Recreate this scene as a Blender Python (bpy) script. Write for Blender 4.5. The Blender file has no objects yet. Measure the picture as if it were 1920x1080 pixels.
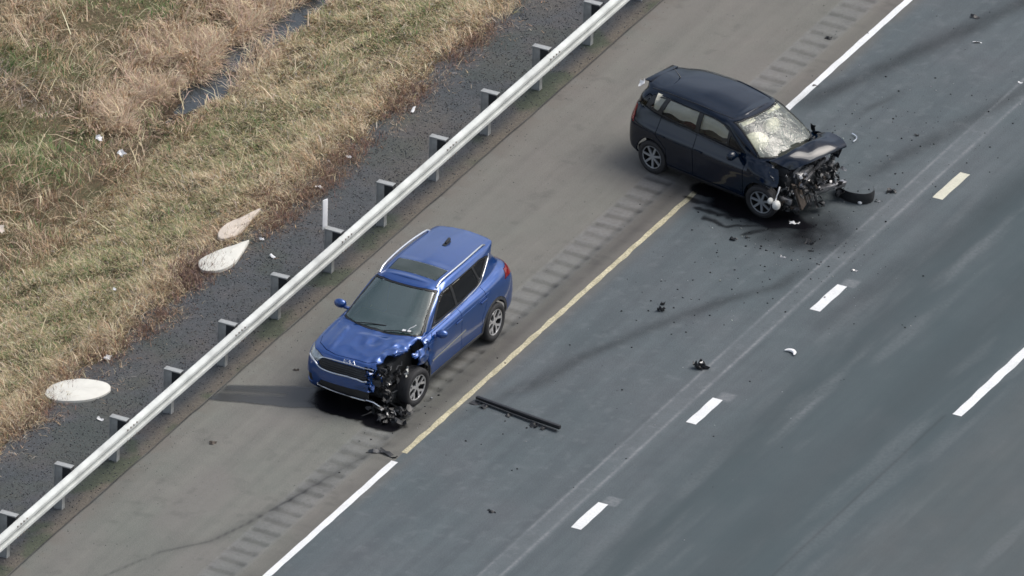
import bpy, bmesh, math, random
import numpy as np
from mathutils import Vector, Matrix, noise as mnoise
from mathutils.bvhtree import BVHTree

S = bpy.context.scene
C = S.collection

# ------------------------------------------------------------------ camera, light, exposure
cam_d = bpy.data.cameras.new('camera'); cam = bpy.data.objects.new('camera', cam_d); C.objects.link(cam)
S.camera = cam
cam_d.sensor_width = 36.0; cam_d.lens = 824.06; cam_d.clip_start = 1.0; cam_d.clip_end = 6000
_r = Vector((0.88950837, 0.45649877, 0.01958902)); _u = Vector((-0.22822512, 0.40674864, 0.88457269)); _f = Vector((-0.39583853, 0.79130552, -0.46599081))
cam.matrix_world = Matrix(((_r.x, _u.x, -_f.x, 153.51390549), (_r.y, _u.y, -_f.y, -307.82778944), (_r.z, _u.z, -_f.z, 182.0104044), (0, 0, 0, 1)))

SUN_EL, SUN_AZ = math.radians(56), math.radians(52)      # azimuth measured from +Y (along the road) towards +X
W = bpy.data.worlds.new('World'); S.world = W; W.use_nodes = True
nt = W.node_tree; bg = nt.nodes['Background']
sky = nt.nodes.new('ShaderNodeTexSky'); sky.sky_type = 'NISHITA'; sky.sun_disc = False
sky.sun_elevation = SUN_EL; sky.sun_rotation = SUN_AZ; sky.air_density = 1.0; sky.dust_density = 4.0; sky.ozone_density = 1.0
hs = nt.nodes.new('ShaderNodeHueSaturation'); hs.inputs['Saturation'].default_value = 0.60
nt.links.new(sky.outputs[0], hs.inputs['Color'])
_tc = nt.nodes.new('ShaderNodeTexCoord'); _cn = nt.nodes.new('ShaderNodeTexNoise'); _cn.inputs['Scale'].default_value = 2.2; _cn.inputs['Detail'].default_value = 6; _cn.inputs['Roughness'].default_value = 0.55; _cn.inputs['Distortion'].default_value = 0.6
_cr = nt.nodes.new('ShaderNodeValToRGB'); _cr.color_ramp.elements[0].position = 0.38; _cr.color_ramp.elements[0].color = (0.55, 0.58, 0.62, 1); _cr.color_ramp.elements[1].position = 0.66; _cr.color_ramp.elements[1].color = (1.75, 1.72, 1.66, 1)
_cm = nt.nodes.new('ShaderNodeMix'); _cm.data_type = 'RGBA'; _cm.blend_type = 'MULTIPLY'; _cm.inputs[0].default_value = 1.0      # unseen cloud noise, added to vary the reflections
nt.links.new(_tc.outputs['Generated'], _cn.inputs['Vector']); nt.links.new(_cn.outputs['Fac'], _cr.inputs[0]); nt.links.new(hs.outputs[0], _cm.inputs[6]); nt.links.new(_cr.outputs[0], _cm.inputs[7])
nt.links.new(_cm.outputs[2], bg.inputs[0]); bg.inputs[1].default_value = 0.11
sun_d = bpy.data.lights.new('sun', 'SUN'); sun = bpy.data.objects.new('sun', sun_d); C.objects.link(sun)
sun_d.energy = 1.1; sun_d.angle = math.radians(38); sun_d.color = (1.0, 0.965, 0.91)
_sd = Vector((math.sin(SUN_AZ) * math.cos(SUN_EL), math.cos(SUN_AZ) * math.cos(SUN_EL), math.sin(SUN_EL)))
sun.rotation_euler = _sd.to_track_quat('Z', 'Y').to_euler()
S.view_settings.view_transform = 'Standard'; S.view_settings.look = 'None'; S.view_settings.gamma = 1
S.view_settings.use_curve_mapping = False; S.view_settings.exposure = 0.52
S.render.engine = 'CYCLES'
S.cycles.filter_width = 1.6

# ------------------------------------------------------------------ helpers
def tag(o, label=None, cat=None, group=None, kind=None):
    if label: o['label'] = label
    if cat: o['category'] = cat
    if group: o['group'] = group
    if kind: o['kind'] = kind
    return o

def link(name, me, mat=None, parent=None):
    o = bpy.data.objects.new(name, me); C.objects.link(o)
    if mat is not None and me is not None and len(me.materials) == 0: me.materials.append(mat)
    if parent is not None: o.parent = parent
    return o

def empty(name, loc=(0, 0, 0), rz=0.0):
    o = bpy.data.objects.new(name, None); C.objects.link(o); o.location = loc; o.rotation_euler = (0, 0, rz)
    o.empty_display_size = 0.2
    return o

def from_np(name, V, F, mat=None, parent=None, attrs=None, cols=None, smooth=True):
    """V (n,3); F (m,k) same-size faces, or a list of such arrays"""
    me = bpy.data.meshes.new(name)
    Fs = F if isinstance(F, list) else [F]
    V = np.asarray(V, dtype=np.float32)
    me.vertices.add(len(V)); me.vertices.foreach_set('co', V.ravel())
    nl = sum(f.size for f in Fs); npoly = sum(len(f) for f in Fs)
    me.loops.add(nl); me.polygons.add(npoly)
    me.loops.foreach_set('vertex_index', np.concatenate([f.ravel() for f in Fs]).astype(np.int32))
    tot = np.concatenate([np.full(len(f), f.shape[1]) for f in Fs]); st = np.concatenate([[0], np.cumsum(tot)[:-1]])
    me.polygons.foreach_set('loop_start', st.astype(np.int32))
    if smooth: me.polygons.foreach_set('use_smooth', np.ones(npoly, dtype=bool))
    me.update(calc_edges=True)
    if attrs:
        for k, a in attrs.items():
            at = me.attributes.new(k, 'FLOAT', 'POINT'); at.data.foreach_set('value', np.asarray(a, dtype=np.float32).ravel())
    if cols is not None:
        at = me.attributes.new('col', 'FLOAT_COLOR', 'POINT')
        c4 = np.ones((len(V), 4), dtype=np.float32); c4[:, :3] = cols; at.data.foreach_set('color', c4.ravel())
    return link(name, me, mat, parent)

def grid_faces(nx, ny):
    i = np.arange(nx - 1)[:, None]; j = np.arange(ny - 1)[None, :]
    a = i * ny + j
    return np.stack([a, a + ny, a + ny + 1, a + 1], -1).reshape(-1, 4)

def sstep(a, b, x):
    t = np.clip((x - a) / (b - a), 0, 1); return t * t * (3 - 2 * t)

def vnoise(x, y, seed=0):
    xi = np.floor(x).astype(np.int64); yi = np.floor(y).astype(np.int64); fx = x - xi; fy = y - yi
    def h(a, b):
        n = (a * 374761393 + b * 668265263 + seed * 1442695041) & 0xffffffff
        n = ((n ^ (n >> 13)) * 1274126177) & 0xffffffff
        return ((n ^ (n >> 16)) & 0xffff) / 65535.0
    u = fx * fx * (3 - 2 * fx); v = fy * fy * (3 - 2 * fy)
    return (h(xi, yi) * (1 - u) + h(xi + 1, yi) * u) * (1 - v) + (h(xi, yi + 1) * (1 - u) + h(xi + 1, yi + 1) * u) * v

def fbm(x, y, seed=0, o=4):
    s = 0; a = 0.5; t = 0
    for k in range(o):
        s = s + a * vnoise(x * 2 ** k, y * 2 ** k, seed + k * 17); t += a; a *= 0.5
    return s / t

def segdist(x, y, pts):
    """distance to a polyline and the arc parameter of the nearest point"""
    best = np.full(np.broadcast(x, y).shape, 1e9); par = np.zeros_like(best); L = 0
    for (ax, ay), (bx, by) in zip(pts[:-1], pts[1:]):
        dx, dy = bx - ax, by - ay; l = math.hypot(dx, dy)
        t = np.clip(((x - ax) * dx + (y - ay) * dy) / (l * l), 0, 1)
        d = np.hypot(x - ax - t * dx, y - ay - t * dy)
        m = d < best; par = np.where(m, L + t * l, par); best = np.where(m, d, best); L += l
    return best, par

class NT:
    """small helper for shader trees"""
    def __init__(s, name):
        s.m = bpy.data.materials.new(name); s.m.use_nodes = True; s.t = s.m.node_tree; s.b = s.t.nodes['Principled BSDF']
        s.out = s.t.nodes['Material Output']; s._tc = None
    def n(s, typ, **kw):
        d = s.t.nodes.new('ShaderNode' + typ)
        for k, v in kw.items(): setattr(d, k, v)
        return d
    def l(s, a, b): s.t.links.new(a, b)
    def pos(s, scale=(1, 1, 1)):
        if s._tc is None: s._tc = s.n('TexCoord')
        mp = s.n('Mapping'); mp.inputs['Scale'].default_value = scale; s.l(s._tc.outputs['Object'], mp.inputs[0]); return mp.outputs[0]
    def noise(s, scale, detail=4, rough=0.55, vec=None, dist=0.0):
        d = s.n('TexNoise'); d.inputs['Scale'].default_value = scale; d.inputs['Detail'].default_value = detail
        d.inputs['Roughness'].default_value = rough; d.inputs['Distortion'].default_value = dist
        s.l(vec if vec is not None else s.pos(), d.inputs['Vector']); return d.outputs['Fac']
    def ramp(s, fac, stops):
        d = s.n('ValToRGB'); e = d.color_ramp.elements
        while len(e) > 1: e.remove(e[0])
        e[0].position = stops[0][0]; e[0].color = tuple(stops[0][1]) + (1,)
        for p, c in stops[1:]:
            k = e.new(p); k.color = tuple(c) + (1,)
        s.l(fac, d.inputs[0]); return d.outputs[0]
    def attr(s, name):
        d = s.n('Attribute'); d.attribute_name = name; return d
    def mix(s, fac, a, b, blend='MIX'):
        d = s.n('Mix'); d.data_type = 'RGBA'; d.blend_type = blend
        for i, v in ((0, fac), (6, a), (7, b)):
            if isinstance(v, (int, float)): d.inputs[i].default_value = v
            elif isinstance(v, (tuple, list)): d.inputs[i].default_value = tuple(v) + (1,)
            else: s.l(v, d.inputs[i])
        return d.outputs[2]
    def math(s, op, a, b=0.0):
        d = s.n('Math'); d.operation = op
        for i, v in ((0, a), (1, b)):
            if isinstance(v, (int, float)): d.inputs[i].default_value = v
            else: s.l(v, d.inputs[i])
        return d.outputs[0]
    def bump(s, h, strength=0.3, dist=0.01):
        d = s.n('Bump'); d.inputs['Strength'].default_value = strength; d.inputs['Distance'].default_value = dist
        s.l(h, d.inputs['Height']); s.l(d.outputs[0], s.b.inputs['Normal'])
    def set(s, **kw):
        for k, v in kw.items():
            i = s.b.inputs[k.replace('_', ' ')]
            if isinstance(v, (int, float)): i.default_value = v
            elif isinstance(v, (tuple, list)): i.default_value = tuple(v) + (1,)
            else: s.l(v, i)
        return s

def simple(name, col, rough=0.6, metal=0.0, var=0.15, scale=8.0, coat=0.0, spec=0.5):
    m = NT(name)
    f = m.noise(scale, 5)
    lo = tuple(c * (1 - var) for c in col); hi = tuple(min(1, c * (1 + var)) for c in col)
    m.set(Base_Color=m.ramp(f, [(0.3, lo), (0.7, hi)]), Roughness=rough, Metallic=metal, Coat_Weight=coat)
    m.b.inputs['Specular IOR Level'].default_value = spec
    return m.m

# ------------------------------------------------------------------ materials of the setting
def asphalt(name, base, warm, rough=0.82):
    m = NT(name)
    big = m.noise(0.45, 5, 0.6); med = m.noise(3.0, 5, 0.65); fine = m.noise(52.0, 4, 0.8); streak = m.noise(1.0, 4, 0.6, m.pos((3.2, 0.16, 1)))
    c = m.mix(m.math('MULTIPLY', m.ramp(big, [(0.35, (0, 0, 0)), (0.68, (1, 1, 1))]), 0.8), base, warm)
    c = m.mix(1.0, c, m.ramp(streak, [(0.32, (0.88, 0.88, 0.89)), (0.68, (1.10, 1.10, 1.09))]), 'MULTIPLY')
    c = m.mix(1.0, c, m.ramp(med, [(0.3, (0.93, 0.93, 0.93)), (0.7, (1.06, 1.06, 1.06))]), 'MULTIPLY')
    c = m.mix(1.0, c, m.ramp(fine, [(0.30, (0.66, 0.66, 0.66)), (0.5, (1, 1, 1)), (0.70, (1.42, 1.41, 1.39))]), 'MULTIPLY')
    vor = m.n('TexVoronoi'); vor.inputs['Scale'].default_value = 26.0; m.l(m.pos(), vor.inputs['Vector'])
    c = m.mix(m.math('MULTIPLY', m.ramp(vor.outputs['Distance'], [(0.05, (1, 1, 1)), (0.13, (0, 0, 0))]), m.ramp(m.noise(9, 2), [(0.62, (0, 0, 0)), (0.72, (0.3, 0.3, 0.3))])), c, (0.02, 0.02, 0.022))
    dk = m.attr('dark').outputs['Fac']; lt = m.attr('light').outputs['Fac']; dirt = m.attr('dirt').outputs['Fac']; cool = m.attr('cool').outputs['Fac']
    c = m.mix(cool, c, (base[0] * 0.60, base[1] * 0.69, base[2] * 0.70))
    c = m.mix(dirt, c, (0.145, 0.130, 0.113))
    c = m.mix(m.math('MULTIPLY', lt, m.ramp(m.noise(14, 4, 0.7), [(0.3, (0.25, 0.25, 0.25)), (0.6, (1, 1, 1))])), c, (0.30, 0.31, 0.32))
    c = m.mix(dk, c, (0.018, 0.019, 0.021))
    m.set(Base_Color=c, Roughness=m.math('SUBTRACT', rough, m.math('MULTIPLY', dk, 0.15)))
    m.b.inputs['Specular IOR Level'].default_value = 0.35
    m.bump(m.math('ADD', fine, m.math('MULTIPLY', med, 0.5)), 0.35, 0.006)
    return m.m
M_lane = asphalt('lane_asphalt', (0.086, 0.105, 0.114), (0.097, 0.108, 0.117))
M_shoulder = asphalt('shoulder_asphalt', (0.153, 0.157, 0.140), (0.175, 0.164, 0.151))

def ground_mat():
    m = NT('soil')
    f = m.noise(1.4, 6, 0.6); g = m.noise(22, 5, 0.7)
    c = m.ramp(f, [(0.3, (0.075, 0.060, 0.040)), (0.5, (0.13, 0.105, 0.065)), (0.7, (0.085, 0.090, 0.045))])
    c = m.mix(1.0, c, m.ramp(g, [(0.3, (0.55, 0.55, 0.55)), (0.7, (1.4, 1.4, 1.4))]), 'MULTIPLY')
    c = m.mix(m.attr('mud').outputs['Fac'], c, (0.060, 0.043, 0.030))
    m.set(Base_Color=c, Roughness=0.95); m.b.inputs['Specular IOR Level'].default_value = 0.15
    m.bump(g, 0.7, 0.03); return m.m
def gravel_mat():
    m = NT('gravel_bed')
    f = m.noise(1.1, 5, 0.6); g = m.noise(30, 5, 0.8); w = m.noise(3.2, 6, 0.7, None, 0.8)
    c = m.ramp(f, [(0.3, (0.066, 0.074, 0.080)), (0.5, (0.082, 0.086, 0.092)), (0.72, (0.098, 0.090, 0.088))])
    c = m.mix(m.math('MULTIPLY', m.ramp(w, [(0.5, (0, 0, 0)), (0.72, (1, 1, 1))]), 0.35), c, (0.055, 0.060, 0.050))
    c = m.mix(m.attr('dirt').outputs['Fac'], c, (0.130, 0.112, 0.090))
    c = m.mix(m.attr('green').outputs['Fac'], c, (0.062, 0.078, 0.052))
    c = m.mix(1.0, c, m.ramp(g, [(0.30, (0.66, 0.66, 0.66)), (0.5, (1, 1, 1)), (0.72, (1.55, 1.55, 1.53))]), 'MULTIPLY')
    m.set(Base_Color=c, Roughness=0.92); m.b.inputs['Specular IOR Level'].default_value = 0.25
    m.bump(g, 0.5, 0.01); return m.m
def leaf_mat(name, rough=0.8):
    m = NT(name); a = m.attr('col')
    m.set(Base_Color=a.outputs['Color'], Roughness=rough); m.b.inputs['Specular IOR Level'].default_value = 0.2
    return m.m
M_soil = ground_mat(); M_gravel = gravel_mat(); M_leaf = leaf_mat('dry_blades'); M_stone = leaf_mat('stone_chips', 0.85)
def water_mat():
    m = NT('ditch_water'); m.set(Base_Color=(0.035, 0.040, 0.042), Roughness=0.08)
    m.bump(m.noise(9, 3), 0.12, 0.01); return m.m
M_water = water_mat()
def paint_mark(name, col, wear):
    m = NT(name)
    n1 = m.noise(30, 5, 0.75); n2 = m.noise(2.2, 3)
    w = m.math('ADD', n1, m.math('MULTIPLY', n2, 0.45))
    c = m.mix(m.ramp(w, [(0.62 - wear, (0, 0, 0)), (0.86 - wear * 0.5, (1, 1, 1))]), col, (col[0] * 0.45, col[1] * 0.45, col[2] * 0.43))
    m.set(Base_Color=m.mix(0.35, col, c) if wear < 0.08 else c, Roughness=0.6); return m.m
M_white = paint_mark('white_road_paint', (0.80, 0.81, 0.81), 0.02)
M_worn = paint_mark('worn_cream_road_paint', (0.76, 0.69, 0.48), 0.10)
M_cream = paint_mark('cream_road_paint', (0.66, 0.64, 0.52), 0.06)
def sheet_mat(name, col, rough, spec=0.5, noisy=0.0):
    m = NT(name); m.set(Base_Color=col, Roughness=rough); m.b.inputs['Specular IOR Level'].default_value = spec
    a = m.attr('alpha').outputs['Fac']
    if noisy: a = m.math('MULTIPLY', a, m.ramp(m.noise(40, 4, 0.7), [(0.3, (1 - noisy,) * 3), (0.62, (1, 1, 1))]))
    m.set(Alpha=a); return m.m
M_spill_shade = sheet_mat('fluid_with_shade', (0.005, 0.005, 0.007), 0.30, 0.25)  # black for leaked fluid and for painted shade under both cars
M_wet = sheet_mat('damp_stain', (0.050, 0.052, 0.054), 0.35, 0.5)
M_rubber_mark = sheet_mat('rubber_deposit', (0.030, 0.031, 0.034), 0.75, 0.3, 0.5)

# ------------------------------------------------------------------ terrain
CH = [(-9.35, 13.0), (-9.55, 10.6), (-9.70, 9.9), (-9.78, 9.0), (-9.98, 8.1), (-9.80, 7.5), (-9.76, 6.8), (-9.66, 6.1), (-9.75, 5.2)]
def chan_hw(s):
    g = lambda c, w: np.exp(-((s - c) / w) ** 2)
    return 0.0 + 0.19 * g(1.7, .50) + 0.16 * g(3.6, .42) + 0.12 * g(5.0, .28) + 0.27 * g(6.55, .45)
def terr(x, y):
    x = np.asarray(x, float); y = np.asarray(y, float)
    z = np.where(x > -3.72, -0.16, -0.02 - 0.045 * np.clip(-3.7 - x, 0, 2.3))
    z = z - 0.80 * sstep(-6.0, -9.4, x) + 0.42 * sstep(-10.2, -13.5, x) + 0.3 * sstep(-14, -30, x)
    nz = sstep(-5.9, -7.5, x)
    z = z + nz * (0.22 * (fbm(x * 0.8, y * 0.8, 3) - 0.5) + 0.10 * (fbm(x * 3.1, y * 3.1, 9) - 0.5))
    d, s = segdist(x, y, CH)
    wob = 0.38 * (fbm(x * 3.1, y * 3.1, 21) - 0.5)
    ch = 1 - sstep(-0.02, 0.16, d + wob - chan_hw(s))
    z = z * (1 - ch) + ch * np.minimum(z, -1.08)
    return z
def axis(lo, hi, st, far_lo, far_hi, g=1.35):
    a = list(np.arange(lo, hi + 1e-6, st)); d = st
    l = []; v = lo
    while v > far_lo: d *= g; v -= d; l.append(max(v, far_lo))
    d = st; r = []; v = a[-1]
    while v < far_hi: d *= g; v += d; r.append(min(v, far_hi))
    return np.array(l[::-1] + a + r)
gx = axis(-18, -3.74, 0.07, -2500, 2500); gy = axis(-15, 20, 0.07, -2500, 2500)
X, Y = np.meshgrid(gx, gy, indexing='ij')
Z = terr(X, Y)
_d, _s = segdist(X, Y, CH)
ground = from_np('ground', np.stack([X, Y, Z], -1).reshape(-1, 3), grid_faces(len(gx), len(gy)), M_soil, attrs={'mud': 1 - sstep(0.1, 0.6, _d - chan_hw(_s))}); tag(ground, kind='structure')

# water in the ditch: a sheet that lies only inside the carved channel
wp = []; wf = []
for i, (cx, cy) in enumerate(CH):
    wp += [(cx - 0.46, cy, -0.93), (cx + 0.46, cy, -0.93)]
wf = [(2 * i, 2 * i + 1, 2 * i + 3, 2 * i + 2) for i in range(len(CH) - 1)]
me = bpy.data.meshes.new('stream_water'); me.from_pydata(wp, [], wf); tag(link('stream_water', me, M_water), kind='structure')

# gravel verge between the asphalt and the grass
gv = np.arange(-40, 40.01, 0.08); gu = np.linspace(0, 1, 40)
edge = -6.02 + 0.55 * (fbm(gv * 0.45, gv * 0 + 5, 31) - 0.5) + 0.35 * (fbm(gv * 2.1, gv * 0 + 1, 33) - 0.5)
U, Vv = np.meshgrid(gu, gv, indexing='ij')
GX = -3.70 + (edge[None, :] + 3.70) * U
GZ = terr(np.minimum(GX, -3.73), Vv) + 0.012 + 0.012 * (fbm(GX * 6, Vv * 6, 41) - 0.5)
GZ = np.where(U < 0.02, -0.012, GZ)
dirt = np.clip(sstep(-4.15, -3.75, GX) * 0.8 + sstep(0.5, 0.8, fbm(GX * 1.5, Vv * 0.5, 77)) * 0.35, 0, 1)
green = np.clip(sstep(0.5, 0.66, fbm(GX * 1.2, Vv * 1.2, 55)) * 0.6 * (0.4 + sstep(-4.3, -4.0, GX)), 0, 0.75)
gravel = from_np('gravel_verge', np.stack([GX, Vv, GZ], -1).reshape(-1, 3), grid_faces(len(gu), len(gv)), M_gravel, attrs={'dirt': dirt, 'green': green}); tag(gravel, kind='structure')

# ------------------------------------------------------------------ road lanes
def road_sheet(name, xs, ys, fn, mat, zfn=None):
    X, Y = np.meshgrid(xs, ys, indexing='ij'); at = fn(X, Y)
    Z = zfn(X, Y) if zfn else np.zeros_like(X)
    return tag(from_np(name, np.stack([X, Y, Z], -1).reshape(-1, 3), grid_faces(len(xs), len(ys)), mat, attrs=at), kind='structure')
def lane_attrs(X, Y):
    n = fbm(X * 1.3, Y * 0.7, 5); n2 = fbm(X * 5, Y * 1.5, 8)
    cool = 0.62 * sstep(3.9, 4.9, X + 0.5 * (n - 0.5)) * (1 - 0.35 * sstep(7.3, 7.9, X)) + 0.15 * sstep(0.62, 0.4, n)
    dirt = 0.55 * (1 - sstep(0.0, 0.35, X)) * sstep(0.3, 0.6, n) + 0.08 * sstep(7.6, 8.2, X) + 0.10 * n2 * sstep(7.6, 8.4, X)
    light = np.zeros_like(X)
    for xc, w, a in ((3.02, 0.022, 0.34), (3.34, 0.03, 0.42)):                 # worn edges of the paving seam
        light += a * np.exp(-((X - xc - 0.03 * (fbm(Y * 0.3, Y * 0, 3) - 0.5)) / w) ** 2) * (0.45 + 0.9 * sstep(0.3, 0.7, fbm(X * 4, Y * 2, 61)))
    light += 0.10 * sstep(2.95, 3.05, X) * (1 - sstep(3.32, 3.4, X))
    light += 0.13 * sstep(0.52, 0.75, fbm(X * 2.6, Y * 0.35, 91)) * sstep(3.9, 4.3, X)
    light += 0.22 * np.exp(-((X - 5.1) / 0.10) ** 2) * sstep(0.45, 0.7, fbm(X * 3, Y * 0.5, 93))
    for y1 in (-4.76, -0.59, 4.02):                                            # ghosts of older dashes beyond the new ones
        light += 0.38 * sstep(3.62, 3.66, X) * (1 - sstep(3.86, 3.90, X)) * sstep(y1 - 0.02, y1, Y) * (1 - sstep(y1 + 0.26, y1 + 0.30, Y))
    dark = 0.22 * np.exp(-((X - 4.75) / 0.38) ** 2) * n * 1.3 + 0.14 * np.exp(-((X - 6.4) / 0.35) ** 2) + 0.10 * np.exp(-((X - 0.9) / 0.3) ** 2) * n2
    dark += 0.30 * np.exp(-((X - 7.20) / 0.03) ** 2) * (1 - sstep(0.7, 0.8, Y))
    light += 0.12 * sstep(0.6, 0.8, fbm(X * 7, Y * 7, 71)) * (X < 3.3)
    return {'dark': np.clip(dark, 0, 1), 'light': np.clip(light, 0, 1), 'dirt': np.clip(dirt, 0, 0.9), 'cool': np.clip(cool, 0, 1)}
ry = axis(-14, 18, 0.05, -1500, 1500)
rx = np.concatenate([np.arange(0, 11.01, 0.045), [11.2, 11.5, 12, 13, 14.6, 16, 18, 18.3]])
road_sheet('road', rx, ry, lane_attrs, M_lane)

# shoulder with milled rumble grooves as real relief
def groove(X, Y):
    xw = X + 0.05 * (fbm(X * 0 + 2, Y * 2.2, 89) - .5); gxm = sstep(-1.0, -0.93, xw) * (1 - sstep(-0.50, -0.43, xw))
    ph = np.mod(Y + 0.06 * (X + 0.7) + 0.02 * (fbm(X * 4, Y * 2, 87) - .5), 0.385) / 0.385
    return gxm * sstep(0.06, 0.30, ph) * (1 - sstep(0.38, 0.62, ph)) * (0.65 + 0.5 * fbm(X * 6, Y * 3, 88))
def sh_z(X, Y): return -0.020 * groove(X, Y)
GOUGE = [(-3.2, -12.6), (-2.28, -10.9), (-1.89, -9.78), (-1.34, -9.05), (-1.12, -8.3), (-0.84, -6.97), (-0.63, -5.81), (-0.36, -4.66)]
def sh_attrs(X, Y):
    n = fbm(X * 0.9, Y * 0.5, 15); n2 = fbm(X * 4, Y * 4, 16); g = groove(X, Y)
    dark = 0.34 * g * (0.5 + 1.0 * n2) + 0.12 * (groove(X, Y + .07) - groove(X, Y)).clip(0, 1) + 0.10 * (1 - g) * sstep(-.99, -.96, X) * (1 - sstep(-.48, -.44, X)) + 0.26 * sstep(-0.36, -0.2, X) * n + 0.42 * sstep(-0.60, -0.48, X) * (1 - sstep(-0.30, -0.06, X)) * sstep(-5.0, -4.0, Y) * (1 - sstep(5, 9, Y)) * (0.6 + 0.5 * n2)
    d, s = segdist(X, Y, GOUGE)
    dark += 0.45 * np.exp(-(d / 0.025) ** 2) * sstep(0.3, 0.6, n2 + 0.15) * (1 - 0.6 * sstep(5.5, 7.5, s)) + 0.28 * np.exp(-(d / 0.12) ** 2) * sstep(1.5, 5.5, s)
    dark += 0.14 * sstep(0.70, 0.78, fbm(X * 3.3, Y * 3.3, 19)) * (1 - g)
    dark += 0.10 * sstep(0.55, 0.8, fbm(X * 2, Y * 6, 23)) * (X > -1.1)
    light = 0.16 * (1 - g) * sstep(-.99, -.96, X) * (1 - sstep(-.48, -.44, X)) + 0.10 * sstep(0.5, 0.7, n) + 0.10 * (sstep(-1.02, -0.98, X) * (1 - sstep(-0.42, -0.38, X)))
    dirt = 0.55 * (1 - sstep(-3.7, -3.2, X)) * sstep(0.3, 0.6, n2) + 0.35 * sstep(0.5, 0.7, n) + 0.25 * sstep(-0.5, -0.3, X) + 0.25 * sstep(-3, 6, Y)
    return {'dark': np.clip(dark, 0, 1), 'light': np.clip(light, 0, 1), 'dirt': np.clip(dirt, 0, 0.85), 'cool': np.clip(0.18 * sstep(-4, -10, Y), 0, 1)}
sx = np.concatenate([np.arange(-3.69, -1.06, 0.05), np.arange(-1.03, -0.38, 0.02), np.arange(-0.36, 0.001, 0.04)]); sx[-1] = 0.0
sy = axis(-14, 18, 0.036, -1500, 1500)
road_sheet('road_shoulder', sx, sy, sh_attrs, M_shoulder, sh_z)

def strip(name, x0, x1, y0, y1, mat, z=0.004, n=1, wob=0.0):
    wob *= 1.4
    ys = np.linspace(y0, y1, max(2, n + 1)); V = []
    for i, y in enumerate(ys):
        w = wob * (mnoise.noise(Vector((y * 3.0, x0, 0)))) if wob else 0; w2 = wob * (mnoise.noise(Vector((y * 3.0, x1, 7)))) if wob else 0
        V += [(x0 + w, y, z), (x1 + w2, y, z)]
    F = np.array([(2 * i, 2 * i + 1, 2 * i + 3, 2 * i + 2) for i in range(len(ys) - 1)])
    return tag(from_np(name, V, F, mat), kind='structure')
strip('edge_line', -0.05, 0.075, -60, -5.14, M_white, n=400, wob=0.008)
strip('edge_line', -0.035, 0.065, -4.80, 6.3, M_worn, n=120, wob=0.016)
strip('edge_line', -0.065, 0.060, 6.3, 60, M_white, n=400, wob=0.008)
for k, (y0, y1) in enumerate(((-14.1, -13.1), (-9.92, -8.93), (-5.75, -4.76), (-1.57, -0.59), (3.0, 4.02), (7.61, 8.66), (12.0, 13.0), (16.3, 17.3))):
    strip('lane_dash', 3.575, 3.765, y0, y1, M_cream if k == 5 else M_white, n=12, wob=0.012)
for y0 in (-23.6, -11.4, 0.83, 13.03):
    strip('lane_line', 7.29, 7.46, y0, y0 + 3.05, M_white, n=30, wob=0.010)

# thin sheets: stains, fluid with painted shade, tyre marks
def sheet(name, x0, x1, y0, y1, fn, mat, z, st=0.03, kind='structure'):
    xs = np.arange(x0, x1 + st, st); ys = np.arange(y0, y1 + st, st)
    X, Y = np.meshgrid(xs, ys, indexing='ij'); a = np.clip(fn(X, Y), 0, 1)
    F = grid_faces(len(xs), len(ys)); keep = a.ravel()[F].max(1) > 0.004; F = F[keep]
    used = np.unique(F); remap = np.zeros(X.size, int); remap[used] = np.arange(len(used))
    V = np.stack([X, Y, np.full_like(X, z)], -1).reshape(-1, 3)[used]
    return tag(from_np(name, V, remap[F], mat, attrs={'alpha': a.ravel()[used]}), kind=kind)
def wobble(X, Y, a, s, seed): return X + a * (fbm(X * s, Y * s, seed) - 0.5), Y + a * (fbm(X * s + 9, Y * s + 4, seed + 5) - 0.5)
def skids(X, Y):
    xw, yw = wobble(X, Y, 0.10, 1.2, 5); a = 0
    for pts, w, k in (([(0.0, 9.1), (0.5, 10.6), (0.95, 12.2), (1.7, 14.6), (2.4, 17)], 0.16, 0.62),
                      ([(0.7, -2.3), (1.05, -0.4), (1.6, 1.1), (2.2, 2.6), (2.75, 3.5), (2.9, 4.6)], 0.12, 0.50),
                      ([(2.2, 7.4), (2.6, 9.1), (3.0, 11.2), (3.5, 13.6)], 0.14, 0.42), ([(1.1, 9.4), (1.5, 11.2)], 0.08, 0.4),
                      ([(0.75, -1.2), (0.5, -2.4), (0.2, -3.8)], 0.10, 0.30),
                      ([(3.9, 2.0), (4.4, 6.0), (4.9, 12.0)], 0.22, 0.20)):
        d, s = segdist(xw, yw, pts); L = sum(math.dist(p, q) for p, q in zip(pts[:-1], pts[1:]))
        a = np.maximum(a, .66 * k * np.exp(-(d / (w * (.7 + .9 * fbm(X * .8, Y * .8, 17)))) ** 2) * sstep(0, 0.8, s) * (1 - sstep(L - 1.0, L, s)))
    return a * (0.55 + 0.8 * fbm(X * 2, Y * 2, 7))
sheet('tyre_marks', -0.2, 5.4, -4.4, 17.2, skids, M_rubber_mark, 0.008, 0.06)
def suv_streak(X, Y):                                            # damp streak from under the blue car to the shoulder edge
    xw, yw = wobble(X, Y, 0.10, 3, 12)
    t = (xw + 3.65) / 1.5; c = -4.62 + 0.62 * t; w = 0.13 + 0.10 * t
    v = (yw - c - 0.20)
    a = sstep(-w - 0.22, -w - 0.15, v) * (1 - sstep(w + 0.12, w + 0.20, v)) * sstep(-3.68, -3.6, xw) * (1 - sstep(-1.9, -1.5, xw))
    band = 1 - 0.45 * np.exp(-((v - 0.02) / 0.06) ** 2) * (xw < -2.6)
    return a * 0.72 * band
sheet('damp_streak', -3.68, -1.4, -5.4, -3.0, suv_streak, M_wet, 0.008)
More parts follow.
